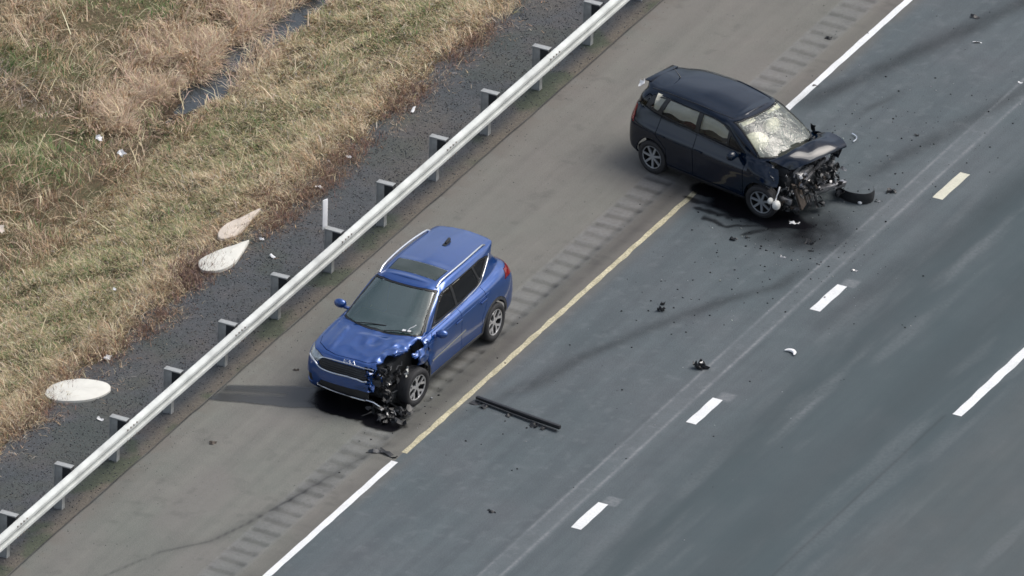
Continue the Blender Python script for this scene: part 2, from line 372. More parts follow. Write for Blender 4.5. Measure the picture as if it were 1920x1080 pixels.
def suv_spill_shade(X, Y):  # leaked fluid, with the shade under the front bumper painted in
    xw, yw = wobble(X, Y, 0.35, 4, 40)
    d = np.sqrt(((xw + 1.45) / 0.88) ** 2 + ((yw + 3.72) / 0.52) ** 2)
    d2 = np.sqrt(((xw + 0.75) / 0.40) ** 2 + ((yw + 4.0) / 0.34) ** 2)
    return np.maximum(1 - sstep(0.82, 1.0, d), 0.9 * (1 - sstep(0.7, 1.0, d2)))
sheet('fluid_and_shade', -2.6, 0.1, -4.7, -2.9, suv_spill_shade, M_spill_shade, 0.012, 0.025)
def dark_spill_shade(X, Y):  # fluid, fingers and stain, with the shade below the sill painted in
    xw, yw = wobble(X, Y, 0.30, 3, 44); a = 0
    for (cx, cy, rx_, ry_) in ((1.0, 5.74, 0.90, 0.46), (1.70, 5.62, 0.70, 0.40), (0.28, 6.0, 0.45, 0.27)):
        d = np.sqrt(((xw - cx) / rx_) ** 2 + ((yw - cy) / ry_) ** 2); a = np.maximum(a, 0.94 * (1 - sstep(0.62, 1.08, d)))
    for pts in ([(1.2, 5.5), (0.75, 5.25), (0.35, 5.3)], [(1.5, 5.3), (1.05, 5.02), (0.6, 5.05)], [(1.8, 5.3), (1.4, 4.9)], [(0.9, 5.7), (0.3, 5.55), (0.02, 5.6)]):
        d, s = segdist(xw, yw, pts); a = np.maximum(a, 0.6 * (1 - sstep(0.015, 0.10, d)))
    xs_, ys_ = wobble(X, Y, 0.2, 3, 50)
    d = np.sqrt(((xs_ - 2.0) / 1.5) ** 2 + ((ys_ - 5.5) / 1.2) ** 2)
    return np.maximum(a, 0.62 * (1 - sstep(0.1, 1.0, d)) * (0.5 + fbm(X * 4, Y * 4, 3)))
sheet('fluid_and_shade', -0.3, 3.4, 3.9, 7.0, dark_spill_shade, M_spill_shade, 0.012, 0.025)
def joint(X, Y):                                                 # open joint along the shoulder edge
    c = -3.665 + 0.035 * (fbm(Y * 1.3, Y * 0, 3) - 0.5)
    return np.exp(-((X - c) / 0.016) ** 2) * (0.5 + 0.6 * fbm(X * 2, Y * 2, 4))
sheet('edge_joint', -3.69, -3.60, -14, 18, joint, M_rubber_mark, 0.005, 0.015)

# ------------------------------------------------------------------ vegetation, stones (stuff)
rng = np.random.default_rng(11)
CAMH = np.array([-0.447, 0.894])
def blades(name, n, region, dens, length, width, lean, azim, colf, label_kind='stuff', bend=0.6, seed=1, zoff=0.0):
    r = np.random.default_rng(seed)
    x0, x1, y0, y1 = region; X = np.empty(0); Y = np.empty(0)
    while len(X) < n:
        a = r.uniform(x0, x1, n); b = r.uniform(y0, y1, n); k = r.random(n) < dens(a, b)
        X = np.concatenate([X, a[k]]); Y = np.concatenate([Y, b[k]])
    X = X[:n]; Y = Y[:n]; Z = terr(X, Y) + zoff
    az = azim(X, Y, r); L = length(X, Y, r); w = width * (0.55 + 1.9 * r.random(n) ** 4); th = lean(X, Y, r)      # th from vertical
    dx = np.cos(az); dy = np.sin(az); px = -dy; py = dx
    h1 = np.cos(th) * L * 0.55; r1 = np.sin(th) * L * 0.55
    th2 = np.clip(th + bend * r.uniform(0.3, 1.2, n), 0, 1.75)
    h2 = h1 + np.cos(th2) * L * 0.45; r2 = r1 + np.sin(th2) * L * 0.45
    h2 = np.maximum(h2, 0.012)
    V = np.empty((n, 5, 3))
    V[:, 0] = np.stack([X - px * w / 2, Y - py * w / 2, Z - 0.01], -1); V[:, 1] = np.stack([X + px * w / 2, Y + py * w / 2, Z - 0.01], -1)
    mx = X + dx * r1; my = Y + dy * r1
    V[:, 2] = np.stack([mx + px * w * .4, my + py * w * .4, Z + h1], -1); V[:, 3] = np.stack([mx - px * w * .4, my - py * w * .4, Z + h1], -1)
    V[:, 4] = np.stack([X + dx * r2, Y + dy * r2, Z + h2], -1)
    b = np.arange(n)[:, None] * 5
    F4 = b + np.array([[0, 1, 2, 3]]); F3 = b + np.array([[3, 2, 4]])
    col = colf(X, Y, r)                                            # (n,3)
    cols = np.repeat(col[:, None, :], 5, 1).reshape(-1, 3)
    o = from_np(name, V.reshape(-1, 3), [F4, F3], M_leaf, cols=cols, smooth=False)
    return tag(o, kind='stuff')
K_PAL = [1.5]
def palette(cols, wts, r, n, jit=0.30):
    i = r.choice(len(cols), n, p=np.array(wts) / sum(wts)); c = np.array(cols)[i]
    return np.clip(c * K_PAL[0] * r.uniform(1 - jit, 1 + jit, (n, 1)) * r.uniform(0.94, 1.06, (n, 3)), 0.004, 0.8)
TAN = (0.34, 0.270, 0.180); STRAW = (0.45, 0.375, 0.260); ORANGE = (0.30, 0.195, 0.115); PINK = (0.34, 0.245, 0.19); BROWN = (0.135, 0.085, 0.055)
GREEN = (0.110, 0.160, 0.062); OLIVE = (0.20, 0.19, 0.095); DEEP = (0.050, 0.115, 0.036); GREY = (0.30, 0.27, 0.235)
def mixpal(fields, pals, r, n):
    """per-blade choice between palettes weighted by the fields"""
    Wt = np.stack(fields, -1) + 1e-4; Wt = Wt / Wt.sum(1, keepdims=True); cum = np.cumsum(Wt, 1); u = r.random((n, 1)); k = (u > cum).sum(1).clip(0, len(pals) - 1)
    out = np.zeros((n, 3))
    for i, (cs, ws) in enumerate(pals):
        m = k == i; out[m] = palette(cs, ws, r, m.sum())
    return out
def blob(X, Y, cx, cy, rx_, ry_): return np.exp(-(((X - cx) / rx_) ** 2 + ((Y - cy) / ry_) ** 2))
GP = [(-10.6, 2.6, .7, .5), (-10.9, 3.9, .6, .5), (-10.2, 5.2, .5, .4), (-12.2, 3.2, .8, .5), (-12.6, 8.3, 1.2, .6), (-12.5, 5.5, .5, .5), (-7.9, -0.3, .8, .9), (-7.4, -2.6, .6, 1.1), (-8.3, 5.3, .5, .9), (-8.0, 1.6, .7, .8), (-10.0, -1.5, .6, .8), (-7.2, 9.4, .6, .8)]
BP = [(-9.5, 1.6, .8, .7), (-9.6, 2.6, .5, .5), (-9.5, -1.2, .7, .6), (-10.6, 6.6, .6, .5), (-10.0, 5.9, .5, .4), (-9.4, 5.4, .4, .4)]
def greenf(X, Y): return sum(blob(X, Y, *g) for g in GP)
def brownf(X, Y): return sum(blob(X, Y, *g) for g in BP)
def chan(X, Y):
    d, s = segdist(X, Y, CH); return d - chan_hw(s) + 0.16
def slope_cols(X, Y, r):
    n = len(X); a = fbm(X * 0.9, Y * 0.7, 101); b = fbm(X * 3.2, Y * 3.2, 103)
    margin = sstep(-6.9, -6.2, X + 0.5 * (a - 0.5))
    red = sstep(0.52, 0.7, fbm(X * 1.3, Y * 0.9, 109)) * sstep(-6.6, -6.0, X)
    g = np.clip(sstep(0.42, 0.62, a) * 0.8 + 1.2 * greenf(X, Y), 0, 2) * (1 - margin)
    return mixpal([0.6 + 0.9 * margin, g, 0.35 + 0.6 * b, 1.4 * red + 0.08], [([TAN, STRAW, ORANGE], [3, 2, 2]), ([GREEN, OLIVE, DEEP, TAN], [3, 4, 1, 2]), ([STRAW, OLIVE, GREY], [2, 3, 1]), ([BROWN, ORANGE], [3, 1])], r, n)
def rough_cols(X, Y, r):
    n = len(X); a = fbm(X * 1.1, Y * 1.1, 131); b = fbm(X * 2.6, Y * 2.6, 133); c = fbm(X * 4.1 + 3, Y * 4.1, 137)
    near = 1 - sstep(0.5, 1.8, chan(X, Y))
    grey = blob(X, Y, -12.3, 4.6, .9, .5)
    return mixpal([0.35 + 0.5 * sstep(.4, .6, b), 2.6 * greenf(X, Y) + 0.55 * sstep(0.5, 0.68, a), 0.3 + 1.6 * near * sstep(-9.2, -9.7, X), 1.5 * brownf(X, Y) + 0.5 * sstep(.55, .7, c), 1.2 * grey],
                  [([TAN, STRAW, ORANGE], [3, 2, 2]), ([GREEN, DEEP, OLIVE], [3, 2, 2]), ([PINK, STRAW, TAN], [4, 2, 2]), ([BROWN, ORANGE], [4, 1]), ([GREY, PINK], [3, 1])], r, n)
keepw = lambda X, Y: sstep(0.10, 0.26, chan(X, Y) - 0.16 * sstep(-9.9, -9.5, X) + 0.26 * (fbm(X * 3, Y * 3, 61) - 0.5))
# matted grass on the embankment
blades('dry_grass', 250000, (-9.4, -5.75, -13.5, 13.5), lambda X, Y: keepw(X, Y) * sstep(-5.62, -6.42, X + 0.75 * (fbm(Y * 0.45, X * 0 + 5, 31) - 0.5) + 0.75 * (fbm(X * 2.1, Y * 2.1, 35) - 0.5)) ** 1.5 * (0.45 + 0.55 * sstep(0.3, 0.6, fbm(X * 5, Y * 5, 113))),
       lambda X, Y, r: (0.07 + 0.14 * fbm(X * 1.5, Y * 1.5, 3)) * r.uniform(0.6, 1.5, len(X)) * (1 + 0.5 * sstep(-6.9, -6.2, X)), 0.0068,
       lambda X, Y, r: r.uniform(0.6, 1.5, len(X)), lambda X, Y, r: 9 * fbm(X * 2.1, Y * 2.1, 7) + r.normal(0, 1.3, len(X)), slope_cols, seed=5)
# rough tussocks beyond the ditch
blades('rough_grass', 220000, (-17.5, -9.1, -9, 17), lambda X, Y: keepw(X, Y) * (0.35 + 0.65 * sstep(0.32, 0.6, fbm(X * 3.4, Y * 3.4, 143))) * (1 - .75 * np.clip(brownf(X, Y), 0, 1)),
       lambda X, Y, r: (0.08 + 0.22 * sstep(0.35, 0.7, fbm(X * 1.8, Y * 1.8, 145))) * r.uniform(0.6, 1.5, len(X)), 0.0072,
       lambda X, Y, r: r.uniform(0.35, 1.3, len(X)), lambda X, Y, r: 14 * fbm(X * 1.9, Y * 1.9, 147) + r.normal(0, 1.1, len(X)), rough_cols, seed=6)
# tall bleached reeds folded over beside the water
blades('reeds', 30000, (-12.0, -9.2, 3.5, 16), lambda X, Y: np.exp(-((chan(X, Y) - 0.75) / 0.5) ** 2) * (0.05 + sstep(-9.75, -10.1, X + 0.2 * (Y < 6.5))) * sstep(0.38, 0.6, fbm(X * 2.4, Y * 2.4, 151)) * keepw(X, Y),
       lambda X, Y, r: r.uniform(0.18, 0.50, len(X)), 0.009, lambda X, Y, r: r.uniform(0.4, 1.35, len(X)),
       lambda X, Y, r: 14 * fbm(X * 2.3, Y * 2.3, 153) + r.normal(0, 0.9, len(X)), lambda X, Y, r: palette([PINK, STRAW, TAN, ORANGE], [4, 3, 2, 1], r, len(X)), bend=0.9, seed=7)
# brown twiggy weeds on the edge of the gravel
WP = [(-6.25, -5.0, .25, .3), (-6.15, -5.8, .25, .3), (-6.35, .75, .25, .3), (-5.95, -0.35, .28, .40), (-6.1, -1.0, .25, .5), (-5.72, 2.9, .28, .8), (-5.8, 4.3, .25, .7), (-5.85, 6.6, .25, .7), (-5.85, -2.6, .25, .6), (-6.05, -3.9, .3, .5), (-5.7, 1.6, .25, .5), (-6.25, 2.2, .3, .4), (-6.1, -6.5, .3, .8), (-5.8, 9.0, .2, .8)]
blades('dry_weeds', 20000, (-7.2, -4.9, -9, 12), lambda X, Y: np.clip(sum(blob(X, Y, *g) for g in WP), 0, 1) * (0.3 + 0.7 * sstep(.4, .6, fbm(X * 6, Y * 6, 161))),
       lambda X, Y, r: r.uniform(0.06, 0.22, len(X)), 0.006, lambda X, Y, r: r.uniform(0.2, 1.3, len(X)), lambda X, Y, r: r.uniform(0, 6.28, len(X)),
       lambda X, Y, r: palette([BROWN, (0.17, 0.10, 0.08), (0.10, 0.07, 0.06), TAN], [4, 3, 2, 1], r, len(X)), seed=8)
blades('straw_litter', 8000, (-7.0, -4.2, -13, 13), lambda X, Y: sstep(-4.7, -6.1, X + 0.5 * (fbm(X * 1.2, Y * 1.2, 171) - 0.5)) ** 2.2 * sstep(.42, .62, fbm(X * 3.3, Y * 2.2, 173)),
       lambda X, Y, r: r.uniform(0.03, 0.13, len(X)), 0.006, lambda X, Y, r: r.uniform(1.2, 1.55, len(X)), lambda X, Y, r: r.uniform(0, 6.28, len(X)),
       lambda X, Y, r: palette([TAN, ORANGE, (.16, .12, .09), GREY], [3, 2, 1, 2], r, len(X)), seed=18, zoff=0.03)
blades('dry_weeds', 2600, (-7.0, -5.4, -2.0, 1.0), lambda X, Y: np.clip(blob(X, Y, -6.2, -.50, .26, .42) + .8 * blob(X, Y, -6.0, -1.1, .26, .40), 0, 1) * fbm(X * 7, Y * 7, 5), lambda X, Y, r: r.uniform(0.05, 0.22, len(X)), 0.007,
       lambda X, Y, r: r.uniform(0.1, 1.1, len(X)), lambda X, Y, r: r.uniform(0, 6.28, len(X)), lambda X, Y, r: palette([(.09, .065, .06), (.14, .09, .08), (.22, .15, .12)], [4, 3, 2], r, len(X)), seed=28)
# long pale stalks
blades('long_stalks', 3000, (-16, -6.2, -9, 15), lambda X, Y: 0.25 + 0.75 * sstep(-9, -9.6, X), lambda X, Y, r: r.uniform(0.2, 0.7, len(X)), 0.007,
       lambda X, Y, r: r.uniform(0.7, 1.45, len(X)), lambda X, Y, r: r.uniform(0, 6.28, len(X)), lambda X, Y, r: palette([STRAW, (0.52, 0.44, 0.30)], [1, 1], r, len(X), 0.15), bend=0.35, seed=9, zoff=0.05)

K_PAL[0] = 1.0
def stones(name, n, region, dens, smin, smax, colf, seed, zf):
    r = np.random.default_rng(seed); x0, x1, y0, y1 = region; X = np.empty(0); Y = np.empty(0)
    while len(X) < n:
        a = r.uniform(x0, x1, n); b = r.uniform(y0, y1, n); k = r.random(n) < dens(a, b); X = np.concatenate([X, a[k]]); Y = np.concatenate([Y, b[k]])
    X = X[:n]; Y = Y[:n]; s = smin + (smax - smin) * r.random(n) ** 2.5
    oc = np.array([(1, 0, 0), (0, 1, 0), (-1, 0, 0), (0, -1, 0), (0, 0, 1), (0, 0, -1)], float)
    V = oc[None] * s[:, None, None] * r.uniform(0.6, 1.2, (n, 6, 1)) ; V[:, :, 2] *= 0.6; V += r.normal(0, 0.12, V.shape) * s[:, None, None]
    a = r.uniform(0, 6.28, n); c, sn = np.cos(a), np.sin(a)
    vx = V[:, :, 0] * c[:, None] - V[:, :, 1] * sn[:, None]; vy = V[:, :, 0] * sn[:, None] + V[:, :, 1] * c[:, None]
    V = np.stack([vx + X[:, None], vy + Y[:, None], V[:, :, 2] + (zf(X, Y) + s * 0.25)[:, None]], -1)
    f = np.array([(0, 1, 4), (1, 2, 4), (2, 3, 4), (3, 0, 4), (1, 0, 5), (2, 1, 5), (3, 2, 5), (0, 3, 5)])
    F = (np.arange(n)[:, None, None] * 6 + f[None]).reshape(-1, 3)
    cols = np.repeat(colf(X, Y, r)[:, None], 6, 1).reshape(-1, 3)
    return tag(from_np(name, V.reshape(-1, 3), F, M_stone, cols=cols, smooth=False), kind='stuff')
gcol = lambda X, Y, r: palette([(0.080, 0.087, 0.093), (0.11, 0.112, 0.115), (0.060, 0.064, 0.070), (0.16, 0.155, 0.15), (0.11, 0.095, 0.085), (0.26, 0.25, 0.24)], [6, 5, 3, 1.2, 2, 0.2], r, len(X))
stones('gravel_stones', 42000, (-6.6, -3.74, -13, 14), lambda X, Y: 0.35 + 0.65 * sstep(-3.9, -4.5, X), 0.005, 0.019, gcol, 21, lambda X, Y: terr(np.minimum(X, -3.73), Y) + 0.012)

# ------------------------------------------------------------------ mesh building helpers for things
def bm_obj(name, bm, mat, parent=None, smooth=40):
    me = bpy.data.meshes.new(name); bm.to_mesh(me); bm.free()
    if smooth:
        me.polygons.foreach_set('use_smooth', [True] * len(me.polygons)); me.set_sharp_from_angle(angle=math.radians(smooth))
    return link(name, me, mat, parent)
def add_box(bm, c, s, rot=None, bev=0.0):
    r = bmesh.ops.create_cube(bm, size=1.0); vs = r['verts']
    for v in vs: v.co = Vector((v.co.x * s[0], v.co.y * s[1], v.co.z * s[2]))
    if bev > 0:
        es = list({e for v in vs for e in v.link_edges}); rr = bmesh.ops.bevel(bm, geom=es, offset=bev, segments=2, affect='EDGES', profile=0.6)
        vs = list({v for f in rr['faces'] for v in f.verts} | {v for v in vs if v.is_valid})
    M = (rot if rot is not None else Matrix.Identity(3))
    for v in vs: v.co = M @ v.co + Vector(c)
    return vs
def add_tube(bm, pts, r, n=8, cap=True, flat=1.0):
    pts = [Vector(p) for p in pts]; rings = []; up = Vector((0, 0, 1))
    for i, p in enumerate(pts):
        t = (pts[min(i + 1, len(pts) - 1)] - pts[max(i - 1, 0)]).normalized()
        if abs(t.z) > 0.95: up = Vector((1, 0, 0))
        a = t.cross(up).normalized(); b = a.cross(t).normalized(); rr = r[i] if isinstance(r, (list, tuple)) else r
        rings.append([bm.verts.new(p + a * math.cos(k * 2 * math.pi / n) * rr + b * math.sin(k * 2 * math.pi / n) * rr * flat) for k in range(n)])
    for A, B in zip(rings[:-1], rings[1:]):
        for k in range(n): bm.faces.new((A[k], A[(k + 1) % n], B[(k + 1) % n], B[k]))
    if cap: bm.faces.new(rings[0][::-1]); bm.faces.new(rings[-1])
def add_lathe(bm, prof, n=32, axis='y', c=(0, 0, 0), close=False):
    """prof: (r, h) list, turned about an axis through c"""
    rings = []
    for r, h in prof:
        ring = []
        for k in range(n):
            a = 2 * math.pi * k / n; p = (r * math.cos(a), h, r * math.sin(a)) if axis == 'y' else (r * math.cos(a), r * math.sin(a), h)
            ring.append(bm.verts.new(Vector(c) + Vector(p)))
        rings.append(ring)
    pr = list(zip(rings[:-1], rings[1:])) + ([(rings[-1], rings[0])] if close else [])
    for A, B in pr:
        for k in range(n): bm.faces.new((A[k], A[(k + 1) % n], B[(k + 1) % n], B[k]))
def add_sphere(bm, c, r, u=14, v=10):
    res = bmesh.ops.create_uvsphere(bm, u_segments=u, v_segments=v, radius=1.0)
    for w in res['verts']: w.co = Vector((w.co.x * r[0], w.co.y * r[1], w.co.z * r[2])) + Vector(c)
    return res['verts']
def recalc(bm): bmesh.ops.recalc_face_normals(bm, faces=bm.faces)
def rot(x=0, y=0, z=0):
    from mathutils import Euler
    return Euler((math.radians(x), math.radians(y), math.radians(z))).to_matrix()
def bent_plate(bm, rnd, c, sx, sy, amp=0.35, nx=5, ny=4, th=0.004, R=None):
    """a crumpled sheet fragment with thickness"""
    R = R if R is not None else rot(rnd.uniform(-90, 90), rnd.uniform(-90, 90), rnd.uniform(0, 360)); o = Vector((rnd.random() * 50, rnd.random() * 50, 0)); V = []
    for i in range(nx):
        for j in range(ny):
            x = (i / (nx - 1) - .5) * sx * (1 + 0.25 * rnd.uniform(-1, 1)); y = (j / (ny - 1) - .5) * sy * (1 + 0.25 * rnd.uniform(-1, 1))
            V.append((x, y, amp * min(sx, sy) * mnoise.noise(Vector((x, y, 0)) * (2.2 / max(sx, sy)) + o) * 1.8))
    top = [bm.verts.new(R @ Vector(p) + Vector(c)) for p in V]; n_ = R @ Vector((0, 0, th)); bot = [bm.verts.new(v.co - n_) for v in top]
    I = lambda i, j: i * ny + j
    for i in range(nx - 1):
        for j in range(ny - 1):
            a, b, cc_, d = I(i, j), I(i + 1, j), I(i + 1, j + 1), I(i, j + 1)
            bm.faces.new((top[a], top[b], top[cc_], top[d])); bm.faces.new((bot[d], bot[cc_], bot[b], bot[a]))
    loop = [I(i, 0) for i in range(nx)] + [I(nx - 1, j) for j in range(1, ny)] + [I(i, ny - 1) for i in range(nx - 2, -1, -1)] + [I(0, j) for j in range(ny - 2, 0, -1)]
    for a, b in zip(loop, loop[1:] + loop[:1]): bm.faces.new((top[b], top[a], bot[a], bot[b]))

# ------------------------------------------------------------------ materials of things
M_galv = simple('galvanised_steel', (0.57, 0.59, 0.57), 0.80, 0.05, 0.20, 2.2, spec=0.25)
M_galv_post = simple('weathered_galvanised_post', (0.37, 0.38, 0.375), 0.6, 0.3, 0.2, 8.0)
M_block = simple('black_block', (0.020, 0.022, 0.025), 0.8, 0, 0.2)
M_bolt = simple('rusted_bolt', (0.24, 0.21, 0.19), 0.7, 0.4, 0.3)
M_plastic_white = simple('white_plastic', (0.88, 0.88, 0.88), 0.45, 0, 0.05)
M_conc = simple('pale_concrete', (0.68, 0.67, 0.61), 0.85, 0, 0.08, 3.0)
M_conc2 = simple('pinkish_concrete', (0.58, 0.51, 0.44), 0.85, 0, 0.10, 3.0)
M_blackp = simple('black_plastic', (0.016, 0.017, 0.019), 0.42, 0, 0.25, 12)
M_darkp = simple('dark_grey_plastic', (0.040, 0.043, 0.048), 0.5, 0, 0.25, 12)
M_steel = simple('bare_crumpled_metal', (0.30, 0.30, 0.31), 0.42, 0.8, 0.3, 18)
M_rust = simple('rusty_brown_part', (0.085, 0.068, 0.056), 0.6, 0.3, 0.35, 18)
M_alu = simple('cast_aluminium', (0.42, 0.42, 0.42), 0.4, 0.7, 0.2, 20)
M_rubber = simple('tyre_rubber', (0.022, 0.022, 0.024), 0.75, 0, 0.2, 30)
M_chrome = simple('satin_chrome', (0.72, 0.74, 0.77), 0.22, 0.9, 0.04, 5)
M_rim_bright = simple('machined_alloy', (0.62, 0.62, 0.63), 0.32, 0.6, 0.08, 9)
M_rim_dark = simple('dark_wheel_barrel', (0.020, 0.021, 0.023), 0.5, 0.2, 0.1, 9)
M_rim_silver = simple('silver_alloy', (0.36, 0.38, 0.40), 0.38, 0.5, 0.1, 9)
M_seat = simple('dark_seat_fabric', (0.030, 0.032, 0.036), 0.85, 0, 0.2, 30)
M_seat2 = simple('tan_grey_seat_fabric', (0.16, 0.15, 0.13), 0.85, 0, 0.2, 30)
M_dash = simple('grey_dashboard', (0.060, 0.066, 0.066), 0.7, 0, 0.15, 12)
M_airbag = simple('deployed_airbag_fabric', (0.92, 0.90, 0.78), 0.8, 0, 0.08, 7)
M_redp = simple('red_lamp_lens', (0.20, 0.010, 0.013), 0.15, 0, 0.1, 9, 0.5)
M_lens = simple('headlamp_lens', (0.35, 0.38, 0.40), 0.12, 0.4, 0.3, 30, 1.0)
M_whitep = simple('white_reservoir_plastic', (0.66, 0.66, 0.62), 0.5, 0, 0.08)
M_trimgrey = simple('grey_pillar_trim', (0.20, 0.21, 0.20), 0.5, 0, 0.08)
M_paper = simple('white_paper', (0.80, 0.80, 0.80), 0.7, 0, 0.04)
def car_paint(name, col, flake, dust, coat=0.9, metal=0.35, ior=1.7, crough=0.05):
    m = NT(name)
    f = m.noise(0.9, 4, 0.6); g = m.noise(9, 5, 0.65)
    c = m.mix(m.math('MULTIPLY', m.ramp(g, [(0.45, (0, 0, 0)), (0.8, (1, 1, 1))]), dust), col, flake)
    m.set(Base_Color=c, Metallic=metal, Roughness=m.ramp(g, [(0.3, (0.30,) * 3), (0.7, (0.42,) * 3)]), Coat_Weight=coat, Coat_Roughness=crough, Coat_IOR=ior)
    m.b.inputs['Specular IOR Level'].default_value = 0.2
    return m.m
M_blue = car_paint('blue_metallic_paint', (0.006, 0.064, 0.275), (0.03, 0.115, 0.28), 0.20, 1.0, 0.65, 1.8, 0.06)
M_navy = car_paint('dark_navy_paint', (0.0012, 0.0060, 0.0165), (0.003, 0.010, 0.022), 0.10, 0.95, 0.0, 1.52, 0.06)
M_navy.node_tree.nodes['Principled BSDF'].inputs['Specular IOR Level'].default_value = 0.0
def glass_mat(name, tint, refl, diffuse=(0.05, 0.06, 0.06), haze=0.0, crack=False):
    m = NT(name); t = m.t
    tr = m.n('BsdfTransparent'); tr.inputs[0].default_value = tuple(tint) + (1,)
    gl = m.n('BsdfGlossy'); gl.inputs['Roughness'].default_value = 0.03; gl.inputs[0].default_value = (1, 1, 1, 1)
    fr = m.n('Fresnel'); fr.inputs[0].default_value = 1.5
    k = m.math('ADD', m.math('MULTIPLY', fr.outputs[0], 1.0), refl)
    df = m.n('BsdfDiffuse'); df.inputs[0].default_value = tuple(diffuse) + (1,)
    m1 = m.n('MixShader')
    if crack:
        pw = m.pos(); nz = m.n('TexNoise'); nz.inputs['Scale'].default_value = 3.0; m.l(pw, nz.inputs['Vector'])
        vadd = m.n('VectorMath'); vadd.operation = 'MULTIPLY_ADD'; m.l(nz.outputs['Color'], vadd.inputs[0]); vadd.inputs[1].default_value = (0.35, 0.35, 0.35); m.l(pw, vadd.inputs[2])
        acc = 0.0
        for sc, wd, amp in ((3.2, 0.05, 0.45), (7.0, 0.06, 0.30), (20.0, 0.16, 0.18)):
            v = m.n('TexVoronoi'); v.feature = 'DISTANCE_TO_EDGE'; v.inputs['Scale'].default_value = sc; m.l(vadd.outputs[0], v.inputs['Vector'])
            acc = m.math('ADD', acc, m.math('MULTIPLY', m.ramp(v.outputs['Distance'], [(0.0, (1, 1, 1)), (wd, (0, 0, 0))]), amp))
        dens = m.ramp(m.noise(2.0, 4, 0.6), [(0.35, (0.25,) * 3), (0.65, (1, 1, 1))])
        fac = m.math('MINIMUM', m.math('ADD', m.math('MULTIPLY', acc, dens), haze), 0.92); m.l(fac, m1.inputs[0])
    else: m1.inputs[0].default_value = haze
    m.l(tr.outputs[0], m1.inputs[1]); m.l(df.outputs[0], m1.inputs[2])
    m2 = m.n('MixShader'); m.l(k, m2.inputs[0])
    if crack:
        bp = m.n('Bump'); bp.inputs['Strength'].default_value = .5; bp.inputs['Distance'].default_value = .02; m.l(fac, bp.inputs['Height']); m.l(bp.outputs[0], gl.inputs['Normal']); gl.inputs['Roughness'].default_value = .12
    m.l(m1.outputs[0], m2.inputs[1]); m.l(gl.outputs[0], m2.inputs[2])
    m.l(m2.outputs[0], m.out.inputs['Surface']); return m.m
M_glass = glass_mat('windscreen_glass', (0.55, 0.72, 0.69), 0.09, (0.13, 0.23, 0.22), 0.26)  # teal diffuse haze paints pale sky reflection into the glass
M_glass_dark = glass_mat('privacy_glass', (0.08, 0.09, 0.10), 0.0, (0.012, 0.013, 0.016), 0.4)
M_glass_clear = glass_mat('side_glass', (0.99, 1.0, 0.99), 0.0, (0.3, 0.32, 0.3), 0.0)
M_glass_crack = glass_mat('shattered_laminated_glass', (0.90, 0.92, 0.84), 0.02, (0.40, 0.43, 0.38), 0.16, True)
M_sunroof = glass_mat('sunroof_glass', (0.05, 0.06, 0.05), 0.03, (0.045, 0.06, 0.05), 0.8)

# ------------------------------------------------------------------ guardrail
GX0, GY0, GP_ = -4.13, -11.117, 1.905
gr = empty('guardrail', (GX0, 0, 0)); tag(gr, 'long galvanised W-beam guardrail on steel posts along the shoulder', 'guardrail')
prof = [(0.0, 0.156), (0.022, 0.154), (0.040, 0.143), (0.078, 0.120), (0.086, 0.104), (0.086, 0.056), (0.080, 0.046), (-0.006, 0.026), (-0.012, 0.0)]
prof = prof + [(x, -z) for x, z in prof[-2::-1]]
def rail_mesh():
    bm = bmesh.new(); L = 3.81 + 0.32; ys = np.linspace(-L / 2, L / 2, 9)
    F = [[bm.verts.new((x, y, z)) for x, z in prof] for y in ys]; B = [[bm.verts.new((x - 0.004, y, z * 0.985)) for x, z in prof] for y in ys]; n = len(prof)
    for a in range(len(ys) - 1):
        for k in range(n - 1):
            bm.faces.new((F[a][k], F[a][k + 1], F[a + 1][k + 1], F[a + 1][k])); bm.faces.new((B[a][k], B[a + 1][k], B[a + 1][k + 1], B[a][k + 1]))
        bm.faces.new((F[a][0], F[a + 1][0], B[a + 1][0], B[a][0])); bm.faces.new((F[a][-1], B[a][-1], B[a + 1][-1], F[a + 1][-1]))
    for e in (0, -1):
        for k in range(n - 1): bm.faces.new((F[e][k], F[e][k + 1], B[e][k + 1], B[e][k]))
    recalc(bm); me = bpy.data.meshes.new('rail'); bm.to_mesh(me); bm.free()
    me.polygons.foreach_set('use_smooth', [True] * len(me.polygons)); me.set_sharp_from_angle(angle=math.radians(24)); me.materials.append(M_galv); return me
rail_me = rail_mesh()
bm = bmesh.new()
for dy in (-0.16, -0.05, 0.05, 0.16):
    for dz in (0.10, -0.10):
        add_lathe(bm, [(0.0, 0.0), (0.016, 0.0), (0.016, 0.016), (0.0, 0.018)], 8, 'y', (0, 0, 0)); vs = bm.verts[-32:] if False else None
        bm.verts.ensure_lookup_table()
        for v in bm.verts[-32:]: v.co = Vector((v.co.y + 0.078, v.co.x + dy, v.co.z + dz))
bolts_me = bpy.data.meshes.new('splice_bolts'); bm.to_mesh(bolts_me); bm.free(); bolts_me.materials.append(M_bolt)
def post_mesh():
    bm = bmesh.new(); H = 1.0
    add_box(bm, (0.006, 0, H / 2 - 0.22), (0.012, 0.10, H)); add_box(bm, (0.144, 0, H / 2 - 0.22), (0.012, 0.10, H)); add_box(bm, (0.075, 0, H / 2 - 0.221), (0.126, 0.076, H - 0.003))
    me = bpy.data.meshes.new('post'); bm.to_mesh(me); bm.free(); me.materials.append(M_galv_post); return me
post_me = post_mesh()
bm = bmesh.new(); add_box(bm, (0.232, 0, 0.62), (0.163, 0.110, 0.345), bev=0.006)  # near-black block between post and rail
block_me = bpy.data.meshes.new('block'); bm.to_mesh(block_me); bm.free(); block_me.materials.append(M_block)
bm = bmesh.new(); add_box(bm, (0.156, 0, 0.790), (0.312, 0.118, 0.022), bev=0.003)
cap_me = bpy.data.meshes.new('cap'); bm.to_mesh(cap_me); bm.free(); cap_me.materials.append(M_galv_post)
